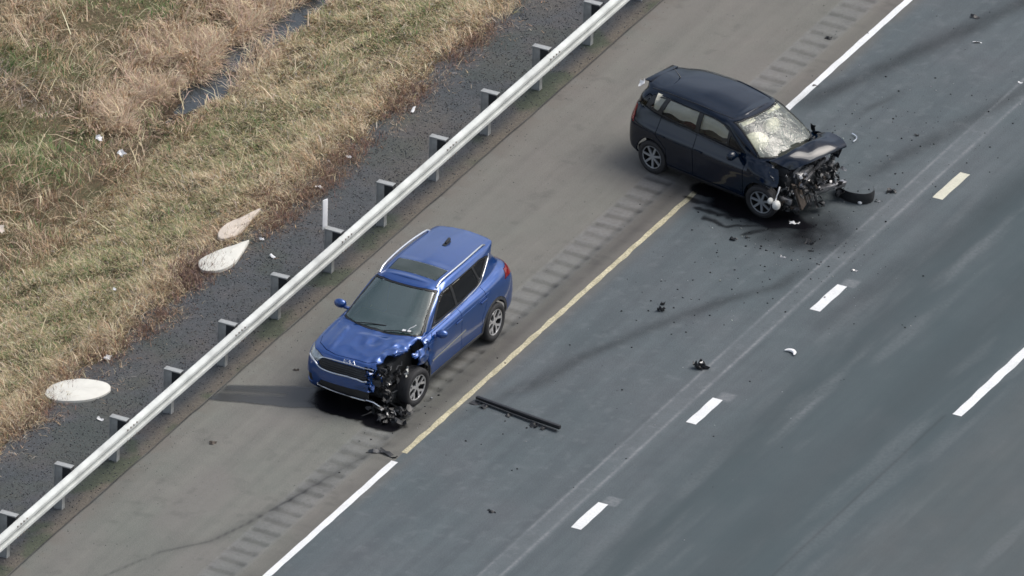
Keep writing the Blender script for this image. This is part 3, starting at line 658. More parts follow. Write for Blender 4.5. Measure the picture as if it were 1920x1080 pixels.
for i in range(-4, 16):
    y = GY0 + GP_ * i
    p = link('post', post_me, None, gr); p.location = (0, y, 0)
    p.rotation_euler = (math.radians(random.Random(i).uniform(-0.6, 0.6)), math.radians(random.Random(i + 50).uniform(-0.8, 0.8)), 0)
    b = link('block', block_me, None, p); c_ = link('cap', cap_me, None, p)
    if i % 2 == 0:
        r_ = link('rail', rail_me, None, gr); r_.location = (0.318 + (0.003 if (i // 2) % 2 else 0), y + GP_, 0.592); r_.scale = (1, 1, .91)
        s_ = link('splice_bolts', bolts_me, None, gr); s_.location = (0.322, y, 0.592); s_['kind'] = 'stuff'
# white delineator fixed behind post 6
bm = bmesh.new(); add_box(bm, (0, 0, 0.25), (0.105, 0.016, 0.56), bev=0.005)
dl = bm_obj('delineator', bm, M_plastic_white); dl.location = (GX0 - 0.012, GY0 + 6 * GP_, 0.78); dl.rotation_euler = (0, 0, math.radians(68))
tag(dl, 'slim white plastic delineator standing up from a guardrail post', 'delineator')

# ------------------------------------------------------------------ pale slabs on the verge
def slab(name, pts, th, mat, loc, tilt, label, rz=0, dome=0.0, seed=0):
    """organic outline, domed, with thickness"""
    bm = bmesh.new(); n = len(pts); rnd = random.Random(seed)
    P = []
    for i in range(n):
        a, b, c2, d = (Vector(pts[(i + k) % n] + (0,)) for k in (-1, 0, 1, 2))
        for t in (0, .25, .5, .75): P.append(0.5 * ((2 * b) + (c2 - a) * t + (2 * a - 5 * b + 4 * c2 - d) * t * t + (3 * b - a - 3 * c2 + d) * t ** 3))
    cx = sum((p for p in P), Vector()) / len(P); rings = []
    for s, z in ((1.0, -th), (1.0, 0), (0.97, 0.008), (0.75, 0.008 + dome * .45), (0.45, 0.008 + dome * .8), (0.2, 0.008 + dome)):
        rings.append([bm.verts.new(cx + (p - cx) * s + Vector((0, 0, z + (0.006 * rnd.uniform(-1, 1) if 0 < s < 1 else 0)))) for p in P])
    for A, B in zip(rings[:-1], rings[1:]):
        for k in range(len(P)): bm.faces.new((A[k], A[(k + 1) % len(P)], B[(k + 1) % len(P)], B[k]))
    bm.faces.new(rings[-1]); recalc(bm)
    o = bm_obj(name, bm, mat, smooth=30); o.location = loc; o.rotation_euler = (math.radians(tilt[0]), math.radians(tilt[1]), rz); tag(o, label, 'slab'); return o
slab('concrete_slab', [(-.52, -.22), (-.48, .10), (-.22, .36), (.10, .44), (.42, .36), (.50, .10), (.30, -.20), (-.02, -.36), (-.34, -.38)], .06, M_conc, (-5.72, -5.42, -0.05), (0, 0), 'pale oval concrete slab lying alone at the edge of the gravel', math.radians(18), 0.03, 1)
slab('concrete_slab', [(-.10, -.66), (.15, -.52), (.24, -.20), (.19, .16), (.10, .58), (.06, .66), (-.08, .34), (-.26, -.06), (-.30, -.42)], .05, M_conc, (-5.83, 0.02, -0.04), (0, 0), 'larger greyish teardrop slab beside brown weeds on the gravel edge', 0, 0.015, 2)
slab('concrete_slab', [(.02, -.62), (.16, -.40), (.17, -.05), (.14, .30), (.11, .62), (.07, .66), (-.02, .25), (-.12, -.15), (-.10, -.48)], .05, M_conc2, (-6.20, 1.10, -0.02), (0, 10), 'narrow pinkish teardrop slab half sunk in the dry grass', 0, 0.01, 3)

# ------------------------------------------------------------------ car builder
def catmull(P, sub):
    P = [np.array(p, float) for p in P]; n = len(P); out = []
    for i in range(n - 1):
        p0 = P[i - 1] if i > 0 else 2 * P[0] - P[1]; p1 = P[i]; p2 = P[i + 1]; p3 = P[i + 2] if i + 2 < n else 2 * P[-1] - P[-2]
        for k in range(sub):
            t = k / sub; out.append(0.5 * ((2 * p1) + (p2 - p0) * t + (2 * p0 - 5 * p1 + 4 * p2 - p3) * t * t + (3 * p1 - p0 - 3 * p2 + p3) * t ** 3))
    out.append(P[-1]); return np.array(out)
def net_mesh(net, su=8, sv=10, crown=0.03):
    """net[level][column] = (x, y, z) for the left half; mirrored and capped"""
    net = np.array(net, float); L, Cn, _ = net.shape
    # interpolate along columns (mirror at both centre columns), then across levels
    rows = []
    for l in range(L):
        P = list(net[l]); m0 = P[1] * [1, -1, 1]; m1 = P[-2] * [1, -1, 1]
        Q = catmull([m0] + P + [m1], sv)[sv:-sv]; rows.append(Q)
    rows = np.array(rows); cols = []
    for j in range(rows.shape[1]): cols.append(catmull(list(rows[:, j]), su))
    G = np.array(cols).transpose(1, 0, 2)                        # (levels, cols, 3)
    G[:, 0, 1] = 0; G[:, -1, 1] = 0
    nl, nc, _ = G.shape; bm = bmesh.new(); ring = []
    for l in range(nl):
        left = [bm.verts.new(G[l, j]) for j in range(nc)]; right = [bm.verts.new(G[l, j] * [1, -1, 1]) for j in range(nc - 2, 0, -1)]
        ring.append(left + right)
    m = len(ring[0])
    for l in range(nl - 1):
        for k in range(m): bm.faces.new((ring[l][k], ring[l][(k + 1) % m], ring[l + 1][(k + 1) % m], ring[l + 1][k]))
    # cap
    M = 12; prev = None
    for j in range(0, nc):
        a = ring[-1][j]; b = ring[-1][(m - j) % m]
        if a is b: row = [a] * (M + 1)
        else:
            row = [a]
            for q in range(1, M):
                t = q / M; p = a.co.lerp(b.co, t); s = 4 * t * (1 - t); w = min(1.0, (a.co - b.co).length / 0.9)
                p.z += crown * w * s; row.append(bm.verts.new(p))
            row.append(b)
        if prev:
            for q in range(M):
                vs = [prev[q], prev[q + 1], row[q + 1], row[q]]; u = []
                for v in vs:
                    if v not in u: u.append(v)
                if len(u) >= 3:
                    try: bm.faces.new(u)
                    except ValueError: pass
        prev = row
    bm.normal_update(); recalc(bm); return bm
def in_poly(x, y, poly):
    c = False; n = len(poly); j = n - 1
    for i in range(n):
        xi, yi = poly[i]; xj, yj = poly[j]
        if (yi > y) != (yj > y) and x < (xj - xi) * (y - yi) / (yj - yi) + xi: c = not c
        j = i
    return c
def offset_poly(poly, d):
    n = len(poly); A = sum(poly[i][0] * poly[(i + 1) % n][1] - poly[(i + 1) % n][0] * poly[i][1] for i in range(n)); s = 1 if A > 0 else -1; out = []
    for i in range(n):
        p0, p1, p2 = Vector(poly[i - 1]), Vector(poly[i]), Vector(poly[(i + 1) % n]); e1 = (p1 - p0).normalized(); e2 = (p2 - p1).normalized()
        n1 = Vector((-e1.y, e1.x)) * s; n2 = Vector((-e2.y, e2.x)) * s; b = (n1 + n2); k = max(0.35, b.length_squared / 2)
        out.append(tuple(p1 + b / k * d))
    return out
PROJ = {'y': ((0, 2), 1), 'x': ((1, 2), 0), 'z': ((0, 1), 2)}
def carve(bm, lay, poly, ax, cond, val):
    (ia, ib), _ = PROJ[ax]; xs = [p[0] for p in poly]; ys = [p[1] for p in poly]; X0, X1, Y0, Y1 = min(xs), max(xs), min(ys), max(ys)
    def bb(f): a = [v.co[ia] for v in f.verts]; b = [v.co[ib] for v in f.verts]; return min(a), max(a), min(b), max(b)
    cand = set()
    for f in bm.faces:
        if cond(f):
            q = bb(f)
            if q[1] >= X0 and q[0] <= X1 and q[3] >= Y0 and q[2] <= Y1: cand.add(f)
    n = len(poly)
    for i in range(n):
        p, q = poly[i], poly[(i + 1) % n]; ex0, ex1, ey0, ey1 = min(p[0], q[0]), max(p[0], q[0]), min(p[1], q[1]), max(p[1], q[1]); sel = []
        for f in cand:
            b = bb(f)
            if b[1] >= ex0 - 1e-4 and b[0] <= ex1 + 1e-4 and b[3] >= ey0 - 1e-4 and b[2] <= ey1 + 1e-4: sel.append(f)
        if not sel: continue
        co = Vector((0, 0, 0)); co[ia] = p[0]; co[ib] = p[1]; no = Vector((0, 0, 0)); no[ia] = -(q[1] - p[1]); no[ib] = q[0] - p[0]
        if no.length < 1e-9: continue
        geom = list(set(sel) | {e for f in sel for e in f.edges} | {v for f in sel for v in f.verts})
        res = bmesh.ops.bisect_plane(bm, geom=geom, plane_co=co, plane_no=no.normalized(), dist=1e-5)
        cand = {f for f in cand if f.is_valid} | {g for g in res['geom'] if isinstance(g, bmesh.types.BMFace) and g.is_valid}
    for f in cand:
        if f.is_valid:
            c = f.calc_center_median()
            if in_poly(c[ia], c[ib], poly): f[lay] = val
def circle(cx, cz, r, n=26): return [(cx + r * math.cos(2 * math.pi * k / n), cz + r * math.sin(2 * math.pi * k / n)) for k in range(n)]
def split_parts(bm, lay, spec, root, deform=None, lip=0.025, gap=0.0062):
    """spec: {value: (name, material, push)}; value -1 is thrown away. Every part gets a folded rim so panel gaps are real."""
    objs = {}
    for val, (name, mat, push) in spec.items():
        b2 = bm.copy(); l2 = b2.faces.layers.int['part']
        bmesh.ops.delete(b2, geom=[f for f in b2.faces if f[l2] != val], context='FACES')
        if len(b2.faces) == 0: b2.free(); continue
        b2.normal_update()
        if push:
            off = {v: v.normal.copy() for v in b2.verts}
            for v, nn in off.items(): v.co += nn * push
        if gap:
            bmesh.ops.inset_region(b2, faces=list(b2.faces), thickness=gap, use_even_offset=False, use_boundary=True)
            b2.normal_update()
            bv = {v: v.normal.copy() for e in b2.edges if e.is_boundary for v in e.verts}
            for v, nn in bv.items(): v.co -= nn * lip
        if deform:
            for v in b2.verts: v.co = deform(v.co)
        o = bm_obj(name, b2, mat, root, smooth=48); objs[val] = o
    return objs
def wheel(root, c, R, wdt, side, style, steer=0.0, camber=0.0, name_lbl=None):
    """side +1: outer face towards +y"""
    t = bmesh.new(); w = wdt / 2; rr = R * 0.68
    add_lathe(t, [(rr, w * .80), (rr + 0.012, w * .95), (R * .80, w * 1.06), (R * .92, w * 1.02), (R * .975, w * .90), (R, w * .70), (R * 1.004, w * .3), (R * 0.985, w * .28), (R * 0.985, w * .22), (R * 1.004, w * .20),
                  (R * 1.004, -w * .20), (R * .985, -w * .22), (R * .985, -w * .28), (R * 1.004, -w * .3), (R, -w * .7), (R * .975, -w * .9), (R * .92, -w), (R * .8, -w * 1.05), (rr, -w * .8)], 44, 'y', close=False)
    recalc(t); ty = bmesh.new(); ty.free()
    tyre = bm_obj('wheel', t, M_rubber, root, 35)
    tyre.location = c; tyre.rotation_euler = (math.radians(camber), 0, math.radians(steer))
    b = bmesh.new(); add_lathe(b, [(rr, w * .80), (rr * .96, w * .72), (rr * .93, w * .3), (rr * .90, -w * .7)], 40, 'y'); add_lathe(b, [(0.001, w * .1), (rr * .62, w * .1), (rr * .62, w * .02), (0.001, w * .02)], 24, 'y')
    add_lathe(b, [(0.001, -w * .3), (rr * .93, -w * .3)], 24, 'y')
    recalc(b); ba = bm_obj('barrel', b, M_rim_dark, tyre, 35)
    s = bmesh.new(); add_lathe(s, [(rr * 1.0, w * .84), (rr * 0.985, w * .90), (rr * .93, w * .86), (rr * .93, w * .74)], 44, 'y')
    add_lathe(s, [(0.001, w * .72), (rr * .17, w * .72), (rr * .20, w * .62), (rr * .20, w * .4)], 20, 'y')
    n = 5 if style != 'multi' else 7
    for k in range(n):
        a0 = 2 * math.pi * k / n + 0.3
        def P(r, a, h): return Vector((r * math.cos(a0 + a), h, r * math.sin(a0 + a)))
        def spoke(pA, pB, wa, wb, th=0.02):
            d = (pB - pA).normalized(); q = d.cross(Vector((0, 1, 0))).normalized()
            v = [s.verts.new(pA + q * wa), s.verts.new(pA - q * wa), s.verts.new(pB - q * wb), s.verts.new(pB + q * wb)]
            u = [s.verts.new(x.co - Vector((0, th, 0))) for x in v]; s.faces.new(v); s.faces.new(u[::-1])
            for i in range(4): s.faces.new((v[i], u[i], u[(i + 1) % 4], v[(i + 1) % 4]))
        if style == 'y':
            spoke(P(rr * .15, 0, w * .72), P(rr * .52, 0, w * .72), 0.024, 0.019)
            for sg in (-1, 1): spoke(P(rr * .48, sg * 0.03, w * .725), P(rr * .955, sg * .30, w * .82), 0.018, 0.021)
        elif style == 'multi': 
            spoke(P(rr * .12, 0, w * .70), P(rr * .95, 0, w * .80), 0.020, 0.018)
        else:
            for sg in (-1, 1): spoke(P(rr * .14, sg * .25, w * .71), P(rr * .95, sg * .17, w * .82), 0.015, 0.015)
    recalc(s)
    sp = bm_obj('rim', s, M_rim_bright if style == 'y' else M_rim_silver, tyre, 30)
    if side < 0:
        for o in (ba, sp): o.scale = (1, -1, 1)
    return tyre
def interior(root, xd, seat_mat, y_drv, roofz, wheel_x, dash_z=0.98, halfw=0.62, rear_x=-1.3):
    b = bmesh.new(); add_box(b, ((xd + rear_x) / 2, 0, 0.32), (xd - rear_x + 0.5, halfw * 2 + 0.1, 0.06)); bm_obj('cabin_floor', b, M_blackp, root, 0)
    b = bmesh.new(); add_box(b, (xd + 0.02, 0, dash_z - 0.16), (0.50, halfw * 2 + .02, 0.28), rot(0, 8, 0), 0.05); add_box(b, (xd - .14, y_drv, dash_z - 0.02), (0.20, 0.36, 0.08), rot(0, 20, 0), 0.03)
    bm_obj('dashboard', b, M_dash, root, 35)
    b = bmesh.new(); pts = []; cx, cz = wheel_x, dash_z - 0.02
    for k in range(25):
        a = 2 * math.pi * k / 24; pts.append((cx - 0.18 * math.sin(a) * 0.42, y_drv + 0.18 * math.cos(a), cz + 0.18 * math.sin(a) * 0.9))
    add_tube(b, pts, 0.016, 8, False); add_tube(b, [(cx + .12, y_drv, cz - .05), (cx, y_drv, cz)], 0.05, 10); add_tube(b, [(cx, y_drv - .17, cz), (cx, y_drv + .17, cz)], 0.014, 6)
    bm_obj('steering_wheel', b, M_blackp, root, 40)
    b = bmesh.new(); add_box(b, ((xd + .1), 0, .62), (.06, halfw * 2 + .1, .6)); bm_obj('bulkhead', b, M_blackp, root, 0)
    b = bmesh.new(); add_box(b, (rear_x - .12, 0, .72), (.06, halfw * 2 + .1, .5)); bm_obj('rear_bulkhead', b, M_blackp, root, 0)
    for x, y in ((-0.25, 0.36), (-0.25, -0.36), (-1.0, 0.38), (-1.0, -0.38)):
        b = bmesh.new(); add_box(b, (x + .20, y, .56), (0.50, 0.48, 0.16), rot(0, -6, 0), 0.05); add_box(b, (x - .10, y, .86), (0.13, 0.46, 0.60), rot(0, -14, 0), 0.05)
        add_box(b, (x - .20, y, 1.22), (0.09, 0.25, 0.17), rot(0, -12, 0), 0.035); bm_obj('seat', b, seat_mat, root, 40)

def crumple_fn(cen, rad, amp, freq, seed, shift=Vector((0, 0, 0))):
    def f(co):
        d = Vector(((co.x - cen[0]) / rad[0], (co.y - cen[1]) / rad[1], (co.z - cen[2]) / rad[2])).length
        w = max(0.0, 1 - d)
        if w <= 0: return co
        w = w * w * (3 - 2 * w); p = co * freq + Vector((seed, seed * 2, 0))
        n = Vector((mnoise.noise(p), mnoise.noise(p + Vector((31, 0, 0))), mnoise.noise(p + Vector((0, 57, 0)))))
        n2 = Vector((mnoise.noise(p * 2.7), mnoise.noise(p * 2.7 + Vector((31, 0, 0))), mnoise.noise(p * 2.7 + Vector((0, 57, 0))))) * 0.25
        rg = Vector((abs(mnoise.noise(p * 1.3 + Vector((3, 0, 0)))) - .2, abs(mnoise.noise(p * 1.3 + Vector((0, 7, 0)))) - .2, abs(mnoise.noise(p * 1.3 + Vector((0, 0, 5)))) - .2)) * -1.5
        return co + (n * .5 + n2 + rg) * amp * w + shift * w
    return f
def chain(*fs):
    def f(co):
        for g in fs: co = g(co)
        return co
    return f
def surf_line(bvh, pts, axis, side, push=0.004):
    """project points onto a body: axis 'x' rays from the front, 'y' rays from one side, 'z' from above"""
    out = []
    for p in pts:
        if axis == 'x': o = Vector((4, p[0], p[1])); d = Vector((-1, 0, 0))
        elif axis == 'y': o = Vector((p[0], side * 3, p[1])); d = Vector((0, -side, 0))
        else: o = Vector((p[0], p[1], 4)); d = Vector((0, 0, -1))
        h, nn, i, dist = bvh.ray_cast(o, d)
        if h: out.append(h - d * push)
    return out
def resample(pts, n):
    P = catmull([p + (0,) for p in pts], n); return [(q[0], q[1]) for q in P]

# ================================================================== the blue crossover
suv = empty('compact_suv', (-1.4223, -1.8408, 0), -1.5945)
tag(suv, 'blue compact crossover with its driver-side front corner torn away, stopped on the shoulder', 'car')
N = [
 [(2.05,0,.22),(2.02,.5,.22),(1.84,.78,.25),(1.30,.83,.27),(.60,.83,.24),(-.30,.83,.24),(-1.30,.83,.27),(-1.93,.76,.30),(-2.08,.5,.30),(-2.11,0,.30)],
 [(2.14,0,.30),(2.10,.5,.30),(1.93,.81,.31),(1.30,.875,.32),(.60,.865,.29),(-.30,.865,.29),(-1.30,.875,.32),(-2.00,.81,.36),(-2.16,.5,.37),(-2.19,0,.37)],
 [(2.17,0,.46),(2.13,.5,.46),(1.95,.83,.46),(1.30,.900,.48),(.60,.880,.46),(-.30,.880,.46),(-1.30,.900,.48),(-2.02,.83,.50),(-2.18,.5,.50),(-2.205,0,.50)],
 [(2.165,0,.62),(2.12,.52,.62),(1.93,.84,.64),(1.30,.905,.68),(.60,.880,.66),(-.30,.882,.66),(-1.30,.905,.70),(-2.01,.84,.70),(-2.17,.5,.70),(-2.20,0,.70)],
 [(2.135,0,.78),(2.09,.52,.78),(1.88,.83,.80),(1.30,.895,.84),(.60,.878,.82),(-.30,.885,.84),(-1.30,.900,.86),(-1.99,.83,.88),(-2.16,.5,.88),(-2.19,0,.88)],
 [(2.085,0,.885),(2.04,.5,.885),(1.82,.79,.90),(1.28,.865,.945),(.60,.872,.945),(-.30,.878,.965),(-1.30,.885,.98),(-1.95,.80,.99),(-2.13,.5,.99),(-2.16,0,.99)],
 [(2.03,0,.935),(1.98,.47,.93),(1.76,.74,.94),(1.25,.815,.985),(.62,.845,1.00),(-.30,.855,1.03),(-1.30,.855,1.05),(-1.92,.77,1.06),(-2.10,.5,1.06),(-2.13,0,1.06)],
 [(1.80,0,.985),(1.76,.43,.985),(1.60,.68,.975),(1.18,.765,1.00),(.64,.80,1.035),(-.30,.815,1.065),(-1.30,.80,1.10),(-1.88,.72,1.12),(-2.07,.46,1.11),(-2.10,0,1.11)],
 [(1.40,0,1.040),(1.37,.40,1.035),(1.22,.66,1.015),(.92,.745,1.025),(.58,.775,1.05),(-.30,.785,1.085),(-1.30,.765,1.13),(-1.83,.67,1.16),(-2.01,.44,1.15),(-2.04,0,1.15)],
 [(1.05,0,1.075),(1.02,.40,1.072),(.88,.66,1.060),(.72,.735,1.065),(.45,.755,1.085),(-.32,.765,1.11),(-1.28,.74,1.16),(-1.78,.64,1.20),(-1.95,.43,1.19),(-1.98,0,1.19)],
 [(.76,0,1.26),(.735,.38,1.255),(.62,.625,1.24),(.46,.685,1.24),(.20,.705,1.25),(-.38,.715,1.26),(-1.22,.69,1.30),(-1.68,.60,1.32),(-1.86,.42,1.31),(-1.89,0,1.31)],
 [(.40,0,1.455),(.38,.36,1.45),(.28,.575,1.43),(.14,.625,1.43),(-.06,.645,1.44),(-.50,.655,1.45),(-1.18,.64,1.46),(-1.64,.60,1.44),(-1.80,.46,1.44),(-1.83,0,1.45)],
 [(.22,0,1.545),(.20,.35,1.54),(.12,.53,1.52),(.0,.57,1.52),(-.18,.59,1.53),(-.58,.60,1.54),(-1.18,.59,1.54),(-1.68,.565,1.525),(-1.86,.46,1.52),(-1.89,0,1.53)],
 [(.12,0,1.575),(.10,.34,1.57),(.03,.47,1.56),(-.08,.51,1.565),(-.24,.53,1.575),(-.62,.54,1.585),(-1.18,.535,1.58),(-1.67,.515,1.558),(-1.86,.43,1.545),(-1.89,0,1.552)],
]
for l_ in range(8):                                             # squarer nose in plan
    c0_, c1_, c2_ = N[l_][0], N[l_][1], N[l_][2]
    N[l_][1] = (c0_[0] - 0.05, c1_[1] * 1.16, c1_[2]); N[l_][2] = (c2_[0] + 0.005, c2_[1] + 0.02, c2_[2])
N[8][0:3] = [(1.42, 0, 1.040), (1.40, .44, 1.035), (1.28, .70, 1.015)]
N[9][0:4] = [(1.13, 0, 1.075), (1.10, .44, 1.072), (.985, .705, 1.060), (.76, .752, 1.065)]
N[10][0:4] = [(.80, 0, 1.26), (.775, .42, 1.255), (.66, .66, 1.24), (.47, .70, 1.24)]
N[11][0:4] = [(.41, 0, 1.455), (.39, .38, 1.45), (.27, .60, 1.43), (.13, .64, 1.43)]
bm = net_mesh(N, 8, 13, 0.035)
for f in bm.faces: pass
lay = bm.faces.layers.int.new('part')
WF, WR, WZ = 1.315, -1.315, 0.338
upish = lambda f: f.normal.z > 0.25
for sd in (1, -1):
    k = 0 if sd > 0 else 50
    side = lambda f, sd=sd: f.normal.y * sd > 0.30
    sideL = lambda f, sd=sd: f.normal.y * sd > 0.12 and f.calc_center_median().y * sd > 0.5
    carve(bm, lay, [(.93, .36), (.93, .93), (.72, 1.035), (-.17, 1.075), (-.17, .36)], 'y', side, 10 + k)
    carve(bm, lay, [(-.17, .36), (-.17, 1.075), (-.98, 1.12), (-1.00, .84), (-.86, .62), (-.84, .36)], 'y', side, 11 + k)
    carve(bm, lay, [(.98, .20), (.98, .345), (-.95, .345), (-.95, .20)], 'y', side, 12 + k)
    for wx in (WF, WR):
        carve(bm, lay, circle(wx, WZ, .445, 30), 'y', sideL, 12 + k)
    for wx in (WF, WR):
        carve(bm, lay, circle(wx, WZ + 0.005, .385, 30), 'y', sideL, -1)
        carve(bm, lay, [(wx - .385, .1), (wx + .385, .1), (wx + .385, WZ), (wx - .385, WZ)], 'y', sideL, -1)
    # glass house
    carve(bm, lay, [(.66, 1.085), (.20, 1.44), (.02, 1.475), (-1.20, 1.49), (-1.46, 1.45), (-1.52, 1.40), (-1.00, 1.165), (-.30, 1.115)], 'y', side, 20 + k)
    carve(bm, lay, [(.52, 1.125), (.16, 1.425), (.02, 1.455), (-.15, 1.462), (-.17, 1.135)], 'y', side, 21 + k)
    carve(bm, lay, [(-.25, 1.14), (-.23, 1.465), (-.90, 1.468), (-1.00, 1.20), (-.90, 1.175)], 'y', side, 22 + k)
    carve(bm, lay, [(-1.06, 1.225), (-.97, 1.463), (-1.20, 1.467), (-1.40, 1.43)], 'y', side, 23 + k)
    # tail lamp wraps the rear corner
    carve(bm, lay, [(-1.70, .985), (-1.78, 1.09), (-2.2, 1.11), (-2.2, .93)], 'y', lambda f, sd=sd: f.calc_center_median().y * sd > 0.45 and f.calc_center_median().x < -1.6, 30 + k)
# windscreen, backlight, sunroof, hood, grille
fr = lambda f: f.normal.x > 0.25 and f.normal.z > 0.2 and f.calc_center_median().x < 1.16
carve(bm, lay, [(-.735, 1.065), (.735, 1.065), (.575, 1.50), (.40, 1.53), (-.40, 1.53), (-.575, 1.50)], 'x', fr, 40)
carve(bm, lay, [(-.705, 1.08), (.705, 1.08), (.55, 1.49), (.38, 1.515), (-.38, 1.515), (-.55, 1.49)], 'x', fr, 41)
carve(bm, lay, [(-.60, 1.20), (.60, 1.20), (.47, 1.44), (-.47, 1.44)], 'x', lambda f: f.normal.x < -0.3 and f.calc_center_median().x < -1.2, 42)
carve(bm, lay, [(-.04, -.44), (-.04, .44), (-.42, .46), (-.42, -.46)], 'z', lambda f: f.normal.z > .6 and f.calc_center_median().z > 1.5, 43)
carve(bm, lay, [(2.020, -.30), (2.030, 0), (2.020, .30), (1.965, .50), (1.81, .70), (1.60, .775), (1.20, .80), (1.04, .79), (1.02, .70), (1.14, .34), (1.17, 0), (1.14, -.34), (1.02, -.70), (1.04, -.79), (1.20, -.80), (1.60, -.775), (1.81, -.70), (1.965, -.50)], 'z', lambda f: f.normal.z > .45 and .86 < f.calc_center_median().z < 1.1, 44)
fx = lambda f: f.normal.x > 0.15 and f.calc_center_median().x > 1.4
carve(bm, lay, [(-.60, .80), (-.50, .845), (.50, .845), (.60, .80), (.56, .70), (.42, .655), (-.42, .655), (-.56, .70)], 'x', fx, 45)
carve(bm, lay, [(-.845, .80), (-.60, .76), (-.50, .86), (-.62, .90), (-.80, .915), (-.86, .90)], 'x', fx, 46)
carve(bm, lay, [(-.62, .31), (-.50, .46), (.50, .46), (.62, .31), (.60, .20), (-.60, .20)], 'x', fx, 47)
carve(bm, lay, [(-.90, .36), (-.90, .52), (-.70, .50), (-.68, .36)], 'x', fx, 48)
carve(bm, lay, [(.93, .34), (.965, .34), (.985, .90), (.965, .99), (.93, .99)], 'y', lambda f: f.normal.y > .2 and f.calc_center_median().y > .6, -1)
carve(bm, lay, [(.985, .70), (.985, .955), (1.30, .965), (1.50, .90), (1.42, .74), (1.2, .70)], 'y', lambda f: f.normal.y > .3 and f.calc_center_median().y > .6, 13)
# torn-off corner
for f in bm.faces:
    c = f.calc_center_median(); n = 0.10 * mnoise.noise(c * 7) + 0.05 * mnoise.noise(c * 19)
    if c.x > 1.28 + 0.3 * n and c.z < 0.885 + 0.3 * n and c.y > 0.36 + 1.1 * n - 0.10 * (c.z - 0.5): f[lay] = -1
    if c.x > 1.45 + n and c.y > 0.56 + n and c.z < 0.97: f[lay] = -1
    if c.x > 1.02 + n and c.y > 0.715 + .5 * n and c.z > 0.955 and f[lay] != 13: f[lay] = -1
    if f[lay] == 12 and c.x > 1.15 + n: f[lay] = -1
for v in bm.verts:                                              # pressed ribs in hood and roof
    x, y, z = v.co
    if 1.15 < x < 2.05 and z > .90: v.co.z += (.016 * math.exp(-((abs(y) - .50 + .06 * (x - 1.2)) / .05) ** 2) - .006 * math.exp(-(y / .25) ** 2)) * min(1, (x - 1.15) / .2) * min(1, (2.05 - x) / .2)
    if x < -.45 and z > 1.53: v.co.z -= .012 * (math.exp(-((abs(y) - .16) / .028) ** 2) + math.exp(-((abs(y) - .36) / .028) ** 2)) * min(1, (-.45 - x) / .1)
bvh_suv = BVHTree.FromBMesh(bm)
suv_def = chain(crumple_fn((1.75, .68, .95), (.62, .50, .42), 0.10, 4.0, 3, Vector((-0.06, -0.05, 0.01))), crumple_fn((1.15, .85, .85), (.45, .35, .55), 0.07, 5.0, 8, Vector((0, -0.03, 0))),
                crumple_fn((1.5, .1, 1.0), (.9, .9, .25), 0.035, 2.3, 15), crumple_fn((1.9, .35, .55), (.5, .4, .5), 0.08, 4.0, 11))
spec = {0: ('body', M_blue, 0), 13: ('fender', M_blue, .012), 10: ('front_door', M_blue, 0), 60: ('front_door', M_blue, 0), 11: ('rear_door', M_blue, 0), 61: ('rear_door', M_blue, 0), 12: ('cladding', M_darkp, .004), 62: ('cladding', M_darkp, .004),
        20: ('window_surround', M_blackp, .001), 70: ('window_surround', M_blackp, .001), 21: ('side_window', M_glass_dark, -.004), 71: ('side_window', M_glass_dark, -.004), 22: ('side_window', M_glass_dark, -.004), 72: ('side_window', M_glass_dark, -.004),
        23: ('quarter_window', M_glass_dark, -.004), 73: ('quarter_window', M_glass_dark, -.004), 30: ('tail_lamp', M_redp, .006), 80: ('tail_lamp', M_redp, .006), 40: ('windscreen_surround', M_blackp, 0.001), 41: ('windscreen', M_glass, -.003),
        42: ('rear_window', M_glass_dark, -.003), 43: ('sunroof', M_sunroof, 0), 44: ('hood', M_blue, .004), 45: ('grille', M_blackp, -.02), 46: ('headlamp', M_lens, -.004), 47: ('lower_intake', M_blackp, -.02), 48: ('air_curtain', M_blackp, -.02)}
P_ = split_parts(bm, lay, spec, suv, suv_def); bm.free()
P_[44]['label'] = 'crumpled hood, buckled at its driver-side corner'
# underbody, wheel wells
b = bmesh.new(); add_box(b, (0.0, 0, .27), (3.6, 1.30, .12), bev=.03)
for wx in (WF, WR): add_box(b, (wx, 0, .60), (.80, 1.10, .42), bev=.06)
add_box(b, (1.62, -.1, .55), (.55, 1.1, .50), bev=.05)
bm_obj('underbody', b, M_block, suv, 0)
interior(suv, 0.66, M_seat, 0.36, 1.5, 0.34, 1.03, 0.66, -1.45)
# roof rails, fin, chrome lines
for sd in (1, -1):
    b = bmesh.new(); xs = [0.10 - 1.72 * k / 14 for k in range(15)]
    pts = [(x, sd * (0.535 + 0.035 * math.sin(math.pi * min(1, k / 14)) - 0.02 * (k / 14)), 1.545 + 0.062 * (math.sin(math.pi * k / 14) ** 0.35) + (0.018 if 0 < k < 14 else -.01)) for k, x in enumerate(xs)]
    add_tube(b, pts, 0.017, 8, True, 1.1); bm_obj('roof_rail', b, M_chrome, suv, 50)
b = bmesh.new(); add_box(b, (-1.26, 0, 1.640), (.15, .045, .06), rot(0, 12, 0), .015); add_box(b, (-1.22, 0, 1.615), (.20, .07, .025), None, .01); bm_obj('shark_fin', b, M_blackp, suv, 40)
def line_part(name, pts, axis, side, r, mat, bvh, root, deform=None, flat=1.0, res=5, push=0.006):
    q = surf_line(bvh, resample(pts, res), axis, side, push)
    if len(q) < 2: return
    b = bmesh.new(); add_tube(b, [deform(v) if deform else v for v in q], r, 6, True, flat); return bm_obj(name, b, mat, root, 60)
